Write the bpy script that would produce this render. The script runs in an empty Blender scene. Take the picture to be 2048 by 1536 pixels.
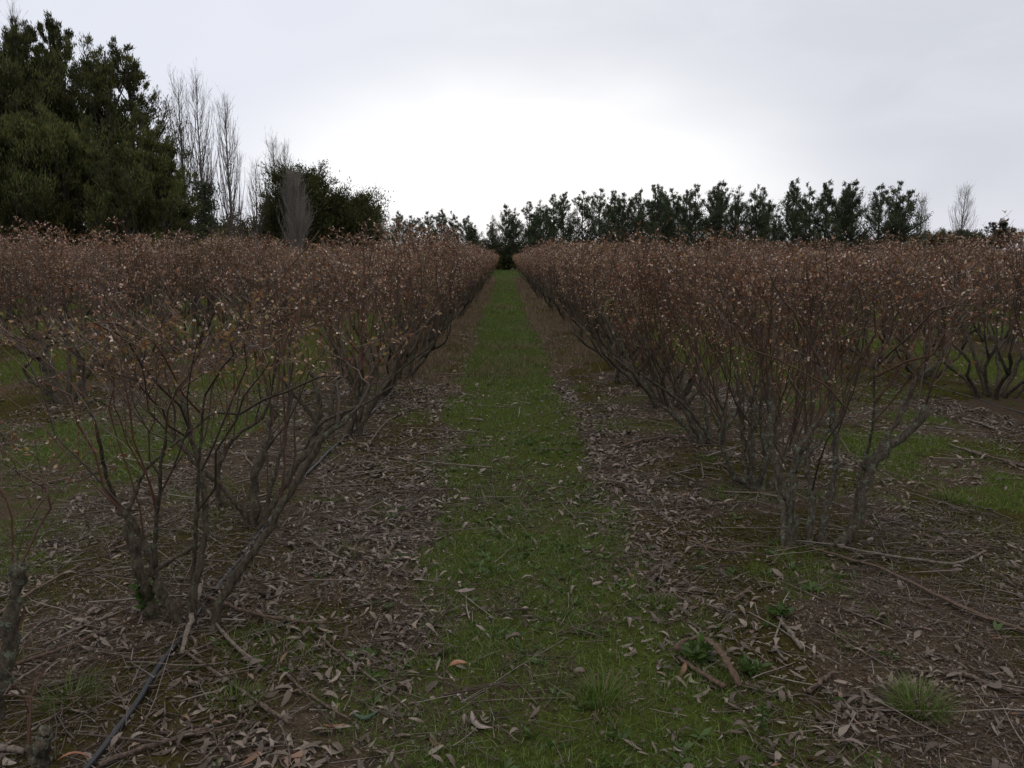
import bpy, math, random
import numpy as np
from mathutils import Vector, Matrix
PI = math.pi
R = math.radians
scene = bpy.context.scene
C = scene.collection

# ------------------------------------------------------------------ camera
W0, H0, F0 = 2048.0, 1536.0, 1540.0
CAM_H, PITCH, YAW = 1.55, R(9.33), R(-0.52)
cam_d = bpy.data.cameras.new('camera'); cam = bpy.data.objects.new('camera', cam_d); C.objects.link(cam)
cam.location = (0, 0, CAM_H); cam.rotation_euler = (PI/2 - PITCH, 0, YAW)
cam_d.sensor_width = 36; cam_d.lens = 36*F0/W0; cam_d.clip_start = 0.05; cam_d.clip_end = 9000
scene.camera = cam
scene.render.resolution_x, scene.render.resolution_y = 1024, 768
CROT = np.array(cam.rotation_euler.to_matrix())

# ------------------------------------------------------------------ world, sun, exposure
SUN_EL, SUN_AZ = R(16), R(2)          # behind the cloud straight ahead
scene.view_settings.view_transform = 'Standard'; scene.view_settings.look = 'None'
scene.view_settings.gamma = 1; scene.view_settings.exposure = 0.0; scene.view_settings.use_curve_mapping = False
world = bpy.data.worlds.new('World'); scene.world = world; world.use_nodes = True

class NT:
    def __init__(s, nt): s.nt = nt
    def n(s, t, **k):
        o = s.nt.nodes.new(t)
        for a, b in k.items(): setattr(o, a, b)
        return o
    def l(s, a, b): s.nt.links.new(a, b)
    def val(s, inp, v):
        if isinstance(v, bpy.types.NodeSocket): s.l(v, inp)
        else: inp.default_value = v
    def m(s, op, a, b=None, c=None, clamp=False):
        o = s.n('ShaderNodeMath', operation=op, use_clamp=clamp)
        s.val(o.inputs[0], a)
        if b is not None: s.val(o.inputs[1], b)
        if c is not None: s.val(o.inputs[2], c)
        return o.outputs[0]
    def mix(s, f, a, b, blend='MIX'):
        o = s.n('ShaderNodeMix', data_type='RGBA', blend_type=blend)
        s.val(o.inputs[0], f); s.val(o.inputs[6], a); s.val(o.inputs[7], b)
        return o.outputs[2]
    def smooth(s, v, lo, hi, a=0.0, b=1.0):
        o = s.n('ShaderNodeMapRange', interpolation_type='SMOOTHSTEP')
        s.val(o.inputs[0], v); o.inputs[1].default_value = lo; o.inputs[2].default_value = hi
        o.inputs[3].default_value = a; o.inputs[4].default_value = b
        return o.outputs[0]
    def noise(s, vec, scale, detail=3, rough=.5, dist=0):
        o = s.n('ShaderNodeTexNoise')
        if vec is not None: s.l(vec, o.inputs['Vector'])
        o.inputs['Scale'].default_value = scale; o.inputs['Detail'].default_value = detail
        o.inputs['Roughness'].default_value = rough; o.inputs['Distortion'].default_value = dist
        return o.outputs['Fac']
    def ramp(s, f, stops, interp='LINEAR'):
        o = s.n('ShaderNodeValToRGB'); s.l(f, o.inputs[0]); cr = o.color_ramp; cr.interpolation = interp
        while len(cr.elements) < len(stops): cr.elements.new(0.5)
        for e, (p, c) in zip(cr.elements, stops): e.position = p; e.color = (*c, 1)
        return o.outputs[0]

w = NT(world.node_tree); w.nt.nodes.clear()
sky = w.n('ShaderNodeTexSky', sky_type='NISHITA'); sky.sun_disc = False
sky.sun_elevation = SUN_EL; sky.sun_rotation = SUN_AZ
tc = w.n('ShaderNodeTexCoord'); sep = w.n('ShaderNodeSeparateXYZ'); w.l(tc.outputs['Generated'], sep.inputs[0])
dx, dy, dz = sep.outputs
az = w.m('ARCTAN2', dx, dy)
el = w.m('ARCSINE', dz)
cmb = w.n('ShaderNodeCombineXYZ'); w.l(az, cmb.inputs[0]); w.l(w.m('MULTIPLY', el, 2.6), cmb.inputs[1])
wob = w.noise(cmb.outputs[0], 2.2, 4, .5, .3)
wob2 = w.noise(cmb.outputs[0], 5.5, 4, .55, .5)
wc = w.m('SUBTRACT', wob, .5)
# overcast with the bright patch where the sun stands behind the cloud
a_ = w.m('DIVIDE', w.m('SUBTRACT', az, R(1.6)), R(18.5))
b_ = w.m('DIVIDE', w.m('SUBTRACT', el, R(4.4)), R(8.0))
e2 = w.m('ADD', w.m('MULTIPLY', a_, a_), w.m('MULTIPLY', b_, b_))
e2 = w.m('ADD', w.m('ADD', e2, w.m('MULTIPLY', wc, 1.6)), w.m('MULTIPLY', w.m('SUBTRACT', wob2, .5), .8))
glow = w.smooth(e2, -0.3, 1.9, 1.0, 0.0)
rightdim = w.smooth(az, R(-20), R(34), 0.0, 1.0)
base = w.mix(rightdim, (0.80, 0.83, 0.92, 1), (0.665, 0.69, 0.76, 1))
base = w.mix(w.smooth(wob2, .3, .7, 0.0, .22), base, (0.92, 0.93, 1.0, 1))
low = w.smooth(el, R(1), R(5.5), 0.55, 0.0)
cloud = w.mix(glow, base, (1.12, 1.12, 1.13, 1))
cloud = w.mix(low, cloud, (0.80, 0.80, 0.89, 1))
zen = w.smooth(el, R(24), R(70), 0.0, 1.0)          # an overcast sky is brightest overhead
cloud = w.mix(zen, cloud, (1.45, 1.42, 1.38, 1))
bg1 = w.n('ShaderNodeBackground'); w.l(sky.outputs[0], bg1.inputs[0]); bg1.inputs[1].default_value = 0.05
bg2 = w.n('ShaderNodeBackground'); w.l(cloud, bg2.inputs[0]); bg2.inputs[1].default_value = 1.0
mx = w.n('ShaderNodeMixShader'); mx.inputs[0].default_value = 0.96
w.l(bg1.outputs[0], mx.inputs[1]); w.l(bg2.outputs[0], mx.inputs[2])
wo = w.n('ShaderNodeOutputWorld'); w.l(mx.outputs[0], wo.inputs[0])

sun_d = bpy.data.lights.new('sun', 'SUN'); sun_d.energy = 0.5; sun_d.angle = R(25); sun_d.color = (1, .96, .9)
sun = bpy.data.objects.new('sun', sun_d); C.objects.link(sun)
sd = Vector((math.sin(SUN_AZ)*math.cos(SUN_EL), math.cos(SUN_AZ)*math.cos(SUN_EL), math.sin(SUN_EL)))
sun.rotation_euler = sd.to_track_quat('Z', 'Y').to_euler()
scene.cycles.max_bounces = 5; scene.cycles.diffuse_bounces = 3; scene.cycles.transmission_bounces = 3

# ------------------------------------------------------------------ numpy noise
_rs = np.random.RandomState(7); _G = _rs.rand(256, 256)
def vnoise(x, y):
    x = np.asarray(x, float); y = np.asarray(y, float)
    xi = np.floor(x).astype(int); yi = np.floor(y).astype(int); fx = x-xi; fy = y-yi
    fx = fx*fx*(3-2*fx); fy = fy*fy*(3-2*fy)
    a = _G[xi & 255, yi & 255]; b = _G[(xi+1) & 255, yi & 255]; c = _G[xi & 255, (yi+1) & 255]; d = _G[(xi+1) & 255, (yi+1) & 255]
    return (a*(1-fx)+b*fx)*(1-fy)+(c*(1-fx)+d*fx)*fy
def fbm(x, y, s=1.0, o=3, off=0):
    t = 0; a = .5; n = 0
    for i in range(o):
        t = t + a*vnoise(np.asarray(x)*s+off+17.3*i, np.asarray(y)*s+off*1.7+5.1*i); n += a; s *= 2.03; a *= .5
    return t/n
def sst(x, a, b):
    t = np.clip((x-a)/(b-a), 0, 1); return t*t*(3-2*t)

# ------------------------------------------------------------------ planting rows and ground masks
ROWS_L = [-1.45] + [-5.05-3.55*k for k in range(8)]
ROWS_R = [1.68] + [5.2+3.5*k for k in range(17)]
ROWS = np.array(sorted(ROWS_L+ROWS_R))
STRIPS = (ROWS[1:]+ROWS[:-1])/2
def nearest(x, arr):
    x = np.asarray(x, float); idx = np.clip(np.searchsorted(arr, x), 1, len(arr)-1)
    a = arr[idx-1]; b = arr[idx]
    return np.where(np.abs(x-a) < np.abs(x-b), a, b)
def hgt(x, y):
    d = np.asarray(x, float)-nearest(x, ROWS)
    fade = sst(-np.asarray(y, float), -100, -90)
    h = 0.075*np.exp(-(d/.62)**2)*fade
    near = 1/(1+np.hypot(x, y)/60)
    return h + (0.05*(fbm(x, y, .8, 3, 3)-.5) + 0.022*(fbm(x, y, 4, 3, 9)-.5))*near
def m_grass(x, y):
    x = np.asarray(x, float); y = np.asarray(y, float)
    c = nearest(x, STRIPS); mid = np.abs(x) < 1.6; c = np.where(mid, .02+.15*sst(-y, -9, -4)+.08*sst(-y, -4, -2.5)-.03*np.sin(y*.35), c)
    hw = np.where(mid, .56, .8)
    e = np.abs(x-c)-hw + np.where(mid, .38, .8)*(fbm(x, y, 1.7, 3, 21)-.5)
    g = 1-sst(e, -.12, .16)
    g = g*(1-.42*sst(fbm(x, y, 1.7, 3, 55), .52, .64)*sst(-y, -12, -3.5))
    g = g*np.where(mid, 1, 1-np.where(x > 0, .85, .6)*sst(fbm(x, y, 1.2, 3, 66), np.where(x > 0, .34, .42), np.where(x > 0, .52, .6))*sst(-y, -12, -7))
    # weedy patches on the beds close by
    g2 = .5*sst(fbm(x, y, 2.1, 3, 40), .57, .72)*(np.abs(x) < 40)
    return np.clip(np.maximum(g, g2), 0, 1)
def m_moss(x, y):
    d = np.abs(np.asarray(x, float)-nearest(x, ROWS))
    side = np.where(np.asarray(x) > 0, 1.0, .75)
    wide = np.where((np.asarray(x) > 2) & (np.asarray(y) < 12), 1.2, 0)
    return np.clip((1-sst(d, .75+wide, 1.0+wide))*sst(fbm(x, y, 1.3, 3, 70), .40, .58)*side, 0, 1)
def m_straw(x, y):
    x = np.asarray(x, float); y = np.asarray(y, float)
    a = sst(y, 8.5, 12)*sst(np.abs(x), .5, .8)*(1-sst(np.abs(x), 1.3, 1.8))
    b = sst(y, 8, 9)*(1-sst(y, 11, 13))*(x < 0)*sst(-x, .45, .6)*(1-sst(-x, 1.2, 1.5))
    c = .5*sst(fbm(x, y, .9, 3, 90), .58, .7)*(y > 8)
    k = .12+.68*sst(fbm(x, y, 1.9, 3, 95), .40, .64)
    return np.clip(np.maximum(np.maximum(a, b)*k, c), 0, 1)

# ------------------------------------------------------------------ pixel helpers (full-size pixels of the view -> world)
def ray(px, py):
    d = CROT @ np.array([(px-W0/2)/F0, -(py-H0/2)/F0, -1.0]); return d
def G(px, py, dz=0.0):
    d = ray(px, py); z = 0.03
    for _ in range(6):
        t = (z-CAM_H)/d[2]; x, y = d[0]*t, d[1]*t; z = float(hgt(x, y))+dz
    return np.array([x, y, z])
def PY(px, py, Y):
    d = ray(px, py); t = Y/d[1]; return np.array([d[0]*t, Y, CAM_H+d[2]*t])

# ------------------------------------------------------------------ mesh building
class MB:
    def __init__(s): s.v = []; s.f = []; s.n = 0
    def add(s, v, f, mi=0):
        v = np.asarray(v, np.float32).reshape(-1, 3); f = np.asarray(f, np.int64)
        if len(v) == 0 or len(f) == 0: return
        s.v.append(v); s.f.append((f+s.n, mi)); s.n += len(v)
    def tubes(s, P, Rr, n=4, mi=0, cap=False):
        P = np.asarray(P, float); Rr = np.asarray(Rr, float)
        if P.ndim == 2: P = P[None]; Rr = Rr[None]
        if len(P) == 0: return
        N, K, _ = P.shape
        T = np.gradient(P, axis=1); T /= np.linalg.norm(T, axis=2, keepdims=True)+1e-9
        mT = T.mean(1); ax = np.argmin(np.abs(mT), axis=1); ref = np.eye(3)[ax][:, None, :]
        U = np.cross(T, ref); U /= np.linalg.norm(U, axis=2, keepdims=True)+1e-9
        V = np.cross(T, U)
        a = np.arange(n)*2*PI/n
        ring = U[:, :, None, :]*np.cos(a)[None, None, :, None]+V[:, :, None, :]*np.sin(a)[None, None, :, None]
        v = P[:, :, None, :]+ring*Rr[:, :, None, None]
        base = (np.arange(N)*K*n)[:, None, None]+(np.arange(K-1)*n)[None, :, None]
        i = np.arange(n)[None, None, :]; j = (np.arange(n)+1)[None, None, :] % n
        f = np.stack([base+i, base+j, base+n+j, base+n+i], -1).reshape(-1, 4)
        n0 = s.n; s.add(v, f, mi)
        if cap:
            e = n0+(np.arange(N)*K*n)[:, None]+(K-1)*n+np.arange(n)[None, :]
            b = n0+(np.arange(N)*K*n)[:, None]+np.arange(n)[None, ::-1]
            s.f.append((e, mi)); s.f.append((b, mi))
    def leaves(s, Cn, D, L, Wd, rng, mi=0, fold=.25):
        Cn = np.asarray(Cn, float); N = len(Cn)
        if N == 0: return
        D = D/(np.linalg.norm(D, axis=1, keepdims=True)+1e-9)
        q = rng.normal(size=(N, 3)); S = np.cross(D, q); S /= np.linalg.norm(S, axis=1, keepdims=True)+1e-9
        Nn = np.cross(D, S); L = np.broadcast_to(L, (N,))[:, None]; Wd = np.broadcast_to(Wd, (N,))[:, None]
        mid = Cn+D*L*.5
        v = np.stack([Cn, mid+S*Wd*.5+Nn*Wd*fold, Cn+D*L, mid-S*Wd*.5+Nn*Wd*fold], 1)
        b = (np.arange(N)*4)[:, None]
        s.add(v, np.concatenate([b+np.array([[0, 1, 2]]), b+np.array([[0, 2, 3]])], 0), mi)
    def blades(s, B, D, L, Wd, rng, mi=0, droop=.3):
        N = len(B)
        if N == 0: return
        D = D/(np.linalg.norm(D, axis=1, keepdims=True)+1e-9); L = np.broadcast_to(L, (N,))[:, None]; Wd = np.broadcast_to(Wd, (N,))[:, None]
        an = rng.rand(N)*2*PI; S = np.stack([np.cos(an), np.sin(an), np.zeros(N)], 1)
        H = D.copy(); H[:, 2] = 0
        mid = B+D*L*.55; tip = B+D*L+H*L*droop-np.array([0, 0, 1])*L*droop*.45
        v = np.stack([B-S*Wd*.5, B+S*Wd*.5, mid+S*Wd*.4, mid-S*Wd*.4, tip], 1)
        b = (np.arange(N)*5)[:, None]
        s.add(v, b+np.array([[0, 1, 2, 3]]), mi)
        n0 = s.n-len(v)*5
        s.f.append((n0+b+np.array([[3, 2, 4]]), mi))
    def build(s, name, mats, parent=None, smooth=False):
        me = bpy.data.meshes.new(name)
        V = np.concatenate(s.v) if s.v else np.zeros((0, 3), np.float32)
        me.vertices.add(len(V)); me.vertices.foreach_set('co', V.ravel())
        tot = np.concatenate([np.full(len(f), f.shape[1]) for f, _ in s.f]); loops = np.concatenate([f.ravel() for f, _ in s.f])
        mi = np.concatenate([np.full(len(f), m) for f, m in s.f])
        me.loops.add(len(loops)); me.loops.foreach_set('vertex_index', loops.astype(np.int32))
        me.polygons.add(len(tot)); st = np.concatenate([[0], np.cumsum(tot)[:-1]])
        me.polygons.foreach_set('loop_start', st.astype(np.int32))
        me.polygons.foreach_set('material_index', mi.astype(np.int32))
        if smooth: me.polygons.foreach_set('use_smooth', np.ones(len(tot), bool))
        for m_ in (mats if isinstance(mats, (list, tuple)) else [mats]): me.materials.append(m_)
        me.update(calc_edges=True); me.validate()
        o = bpy.data.objects.new(name, me); C.objects.link(o)
        if parent is not None: o.parent = parent
        return o
def tag(o, label=None, cat=None, group=None, kind=None):
    if label: o['label'] = label
    if cat: o['category'] = cat
    if group: o['group'] = group
    if kind: o['kind'] = kind
    return o
def empty(name, loc, rz=0, sc=1.0):
    o = bpy.data.objects.new(name, None); C.objects.link(o); o.location = [float(q) for q in loc]; o.rotation_euler = (0, 0, rz)
    o.scale = (sc, sc, sc) if np.isscalar(sc) else sc; o.empty_display_size = .2; return o
def copy_tree(o):
    c = o.copy(); C.objects.link(c)
    for ch in list(o.children):
        k = ch.copy(); C.objects.link(k); k.parent = c
    return c

# ------------------------------------------------------------------ materials
def mat(name): 
    m_ = bpy.data.materials.new(name); m_.use_nodes = True; t = NT(m_.node_tree); t.nt.nodes.clear(); return m_, t
def finish(t, col, rough=.7, spec=.3, bump=None, bs=.3, bd=.01, transl=0.0):
    p = t.n('ShaderNodeBsdfPrincipled'); t.val(p.inputs['Base Color'], col); t.val(p.inputs['Roughness'], rough)
    p.inputs['Specular IOR Level'].default_value = spec
    if bump is not None:
        b = t.n('ShaderNodeBump'); b.inputs['Strength'].default_value = bs; b.inputs['Distance'].default_value = bd
        t.l(bump, b.inputs['Height']); t.l(b.outputs[0], p.inputs['Normal'])
    out = t.n('ShaderNodeOutputMaterial'); sh = p.outputs[0]
    if transl > 0:
        tr = t.n('ShaderNodeBsdfTranslucent'); t.val(tr.inputs[0], col)
        mxs = t.n('ShaderNodeMixShader'); mxs.inputs[0].default_value = transl
        t.l(sh, mxs.inputs[1]); t.l(tr.outputs[0], mxs.inputs[2]); sh = mxs.outputs[0]
    t.l(sh, out.inputs[0])
def leafy(name, stops, transl=.25, rough=.6, spec=.3, clump=0.0, cscale=1.0, objvar=.0):
    m_, t = mat(name)
    g = t.n('ShaderNodeNewGeometry'); c = t.ramp(g.outputs['Random Per Island'], stops)
    if clump:
        o = t.n('ShaderNodeTexCoord'); nz = t.noise(o.outputs['Object'], cscale, 2)
        c = t.mix(t.smooth(nz, .35, .65, 0, 1), t.mix(1.0, c, (1-clump,)*3+(1,), 'MULTIPLY'), t.mix(1.0, c, (1+clump,)*3+(1,), 'MULTIPLY'))
    if objvar:
        oi = t.n('ShaderNodeObjectInfo'); hs = t.n('ShaderNodeHueSaturation')
        t.l(c, hs.inputs['Color']); t.val(hs.inputs['Value'], t.m('MULTIPLY_ADD', oi.outputs['Random'], 2*objvar, 1-objvar)); c = hs.outputs[0]
    finish(t, c, rough, spec, transl=transl); return m_
def bark(name, a, b, lich, lf=.5, scale=18.0, spec=.2, bs=.5):
    m_, t = mat(name); o = t.n('ShaderNodeTexCoord'); mp = t.n('ShaderNodeMapping'); mp.inputs['Scale'].default_value = (1, 1, .35)
    t.l(o.outputs['Object'], mp.inputs[0])
    n1 = t.noise(mp.outputs[0], scale*2.2, 5, .65); n2 = t.noise(o.outputs['Object'], scale, 4, .6, .4); n3 = t.noise(o.outputs['Object'], scale*4, 3, .6)
    c = t.mix(t.smooth(n1, .35, .65), (*a, 1), (*b, 1))
    lm = t.smooth(t.m('ADD', n2, t.m('MULTIPLY', t.m('SUBTRACT', n3, .5), .5)), lf, lf+.07)
    c = t.mix(lm, c, (*lich, 1))
    finish(t, c, .85, spec, t.m('ADD', n1, t.m('MULTIPLY', lm, .5)), bs, .006); return m_

M = {}
M['stem'] = bark('bush_bark', (.030, .022, .015), (.078, .060, .042), (.085, .095, .060), .57, 34)
M['stem_old'] = bark('old_lichen_bark', (.032, .025, .017), (.080, .064, .046), (.11, .125, .088), .55, 38)
M['twig'] = leafy('twig_bark', [(0, (.035, .019, .012)), (.4, (.070, .033, .018)), (.7, (.105, .044, .022)), (.88, (.085, .060, .042)), (1, (.17, .14, .11))], 0, .55, .35)
M['shoot'] = leafy('shoot_bark', [(0, (.032, .022, .015)), (.4, (.055, .038, .025)), (.7, (.075, .038, .022)), (.85, (.080, .032, .018)), (1, (.10, .085, .065))], 0, .6, .3)
M['leaf'] = leafy('russet_leaf', [(0, (.10, .038, .018)), (.35, (.18, .070, .030)), (.6, (.24, .105, .045)), (.72, (.28, .15, .07)), (.80, (.18, .145, .035)), (.87, (.12, .066, .034)), (.94, (.42, .29, .18)), (1, (.55, .42, .28))], .3, .5, .4, objvar=.22)
M['leaf2'] = leafy('olive_russet_leaf', [(0, (.11, .05, .020)), (.3, (.19, .085, .034)), (.5, (.18, .115, .03)), (.75, (.20, .15, .045)), (.9, (.28, .16, .085)), (1, (.40, .29, .19))], .3, .5, .4)
M['bud'] = leafy('pale_bud', [(0, (.25, .13, .09)), (.4, (.50, .33, .25)), (.7, (.68, .52, .43)), (1, (.8, .68, .60))], .2, .3, .6)
M['cypress'] = leafy('dark_cypress_foliage', [(0, (.034, .044, .016)), (.4, (.062, .076, .024)), (.75, (.095, .100, .029)), (.95, (.13, .112, .036)), (1, (.14, .095, .045))], .28, .7, .2, .45, .5, .28)
M['pine'] = leafy('grey_green_foliage', [(0, (.034, .048, .026)), (.5, (.062, .084, .042)), (.85, (.09, .112, .052)), (1, (.13, .14, .07))], .35, .7, .25, .3, .7, .12)
M['gum'] = leafy('broad_tree_foliage', [(0, (.018, .028, .018)), (1, (.045, .06, .038))], .15, .6, .3, .3, .5)
M['trunk'] = bark('tree_trunk_bark', (.035, .028, .023), (.075, .062, .05), (.10, .10, .085), .58, 5)
M['poplar'] = bark('pale_poplar_bark', (.09, .075, .065), (.17, .15, .13), (.13, .125, .10), .6, 6)
M['poplar_twig'] = leafy('poplar_twig', [(0, (.07, .055, .048)), (1, (.16, .135, .115))], 0, .7, .2)
M['poplar_pale'] = leafy('pale_poplar_twig', [(0, (.13, .115, .10)), (1, (.30, .27, .245))], 0, .7, .2)
M['grass'] = leafy('green_grass', [(0, (.040, .066, .010)), (.4, (.074, .128, .017)), (.72, (.115, .175, .028)), (.86, (.12, .125, .04)), (.93, (.13, .10, .055)), (1, (.19, .15, .09))], .3, .5, .35)
M['moss'] = leafy('olive_moss', [(0, (.030, .028, .006)), (.5, (.060, .056, .010)), (.85, (.085, .078, .012)), (1, (.075, .05, .02))], .2, .8, .15)
M['straw'] = leafy('dry_straw', [(0, (.055, .036, .024)), (.5, (.14, .098, .062)), (1, (.27, .20, .13))], .2, .7, .2)
M['litter'] = leafy('dry_fallen_leaf', [(0, (.046, .031, .022)), (.35, (.086, .061, .046)), (.65, (.135, .102, .080)), (.86, (.185, .146, .117)), (.94, (.23, .19, .155)), (.97, (.17, .085, .045)), (1, (.29, .24, .20))], .12, .55, .35)
M['twiglit'] = leafy('fallen_twig', [(0, (.04, .028, .022)), (.5, (.09, .066, .052)), (.85, (.15, .12, .10)), (1, (.22, .19, .165))], 0, .75, .2)
M['weed'] = leafy('weed_leaf', [(0, (.035, .062, .012)), (1, (.07, .115, .025))], .3, .5, .35)
M['stick'] = bark('brown_stick_bark', (.05, .032, .024), (.12, .088, .068), (.17, .15, .13), .6, 30)
M['stick_pale'] = bark('pale_stick_bark', (.10, .078, .060), (.17, .14, .115), (.08, .06, .045), .55, 30)
M['bark_red'] = bark('red_brown_bark', (.055, .034, .024), (.105, .070, .050), (.14, .11, .085), .6, 30)
mh, t = mat('black_hose'); finish(t, (.012, .012, .014, 1), .45, .4); M['hose'] = mh
def plain(name, col, transl=.1):
    m_, t = mat(name); o = t.n('ShaderNodeTexCoord'); nz = t.noise(o.outputs['Object'], 40, 4, .6)
    c = t.mix(t.smooth(nz, .3, .7), tuple(q*.7 for q in col)+(1,), tuple(min(1, q*1.2) for q in col)+(1,))
    finish(t, c, .55, .35, nz, .3, .003, transl); return m_
M['lgreen'] = plain('fallen_green_leaf', (.045, .085, .055)); M['lorange'] = plain('orange_leaf', (.26, .11, .055)); M['lpale'] = plain('pale_dry_leaf', (.21, .165, .14))

# ground
mg, t = mat('orchard_ground'); tcg = t.n('ShaderNodeTexCoord'); ob = tcg.outputs['Object']
def attr(n):
    a = t.n('ShaderNodeAttribute'); a.attribute_name = n; return a.outputs['Fac']
n1 = t.noise(ob, 9, 6, .65); n2 = t.noise(ob, 45, 5, .7); n3 = t.noise(ob, 2.2, 4, .6); n4 = t.noise(ob, 160, 3, .6)
soil = t.mix(t.smooth(n2, .35, .65), (.034, .024, .015, 1), (.076, .056, .038, 1))
soil = t.mix(t.smooth(n4, .52, .64, 0, .75), soil, (.12, .095, .078, 1))
soil = t.mix(t.smooth(n1, .45, .62, 0, .5), soil, (.05, .036, .029, 1))
mossc = t.mix(t.smooth(n2, .35, .65), (.028, .023, .010, 1), (.056, .048, .015, 1))
grc = t.mix(t.smooth(n2, .3, .7), (.030, .033, .011, 1), (.060, .078, .016, 1))
grc = t.mix(t.smooth(n3, .5, .68, 0, .45), grc, (.055, .06, .02, 1))
strc = t.mix(t.smooth(n2, .3, .7), (.06, .042, .028, 1), (.12, .086, .056, 1))
brk = t.m('MULTIPLY', t.m('SUBTRACT', n2, .5), 2.0)
brk2 = t.m('MULTIPLY', t.m('SUBTRACT', n1, .5), 1.6)
def msk(a): return t.smooth(t.m('ADD', t.m('ADD', attr(a), brk), brk2), .25, .8)
c = t.mix(msk('moss'), soil, mossc); c = t.mix(msk('straw'), c, strc); c = t.mix(msk('grass'), c, grc)
finish(t, c, 1.0, .0, t.m('ADD', n2, t.m('MULTIPLY', n4, .4)), .7, .02); M['ground'] = mg

# ------------------------------------------------------------------ ground sheet
def axis(lo, hi, step, far, grow=1.09):
    a = list(np.arange(lo, hi+1e-6, step)); s = step
    while a[-1] < far: s *= grow; a.append(a[-1]+s)
    s = step; b = []
    x = lo
    while x > -far: s *= grow; x -= s; b.append(x)
    return np.array(b[::-1]+a)
gx = axis(-4.5, 5.0, .035, 4000, 1.03); gy = axis(1.8, 9.5, .035, 4000, 1.025)
gy = gy[gy > -400]
X, Y = np.meshgrid(gx, gy, indexing='xy'); Z = hgt(X, Y)
Z = Z*(np.hypot(X, Y) < 400)
nx, ny = len(gx), len(gy)
gm = MB(); idx = np.arange(nx*ny).reshape(ny, nx)
gm.add(np.stack([X, Y, Z], -1), np.stack([idx[:-1, :-1], idx[:-1, 1:], idx[1:, 1:], idx[1:, :-1]], -1).reshape(-1, 4))
ground = gm.build('ground', M['ground'], smooth=True); tag(ground, kind='structure')
for nme, fn in (('grass', m_grass), ('moss', m_moss), ('straw', m_straw)):
    at = ground.data.attributes.new(nme, 'FLOAT', 'POINT'); at.data.foreach_set('value', fn(X, Y).ravel().astype(np.float32))

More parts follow.
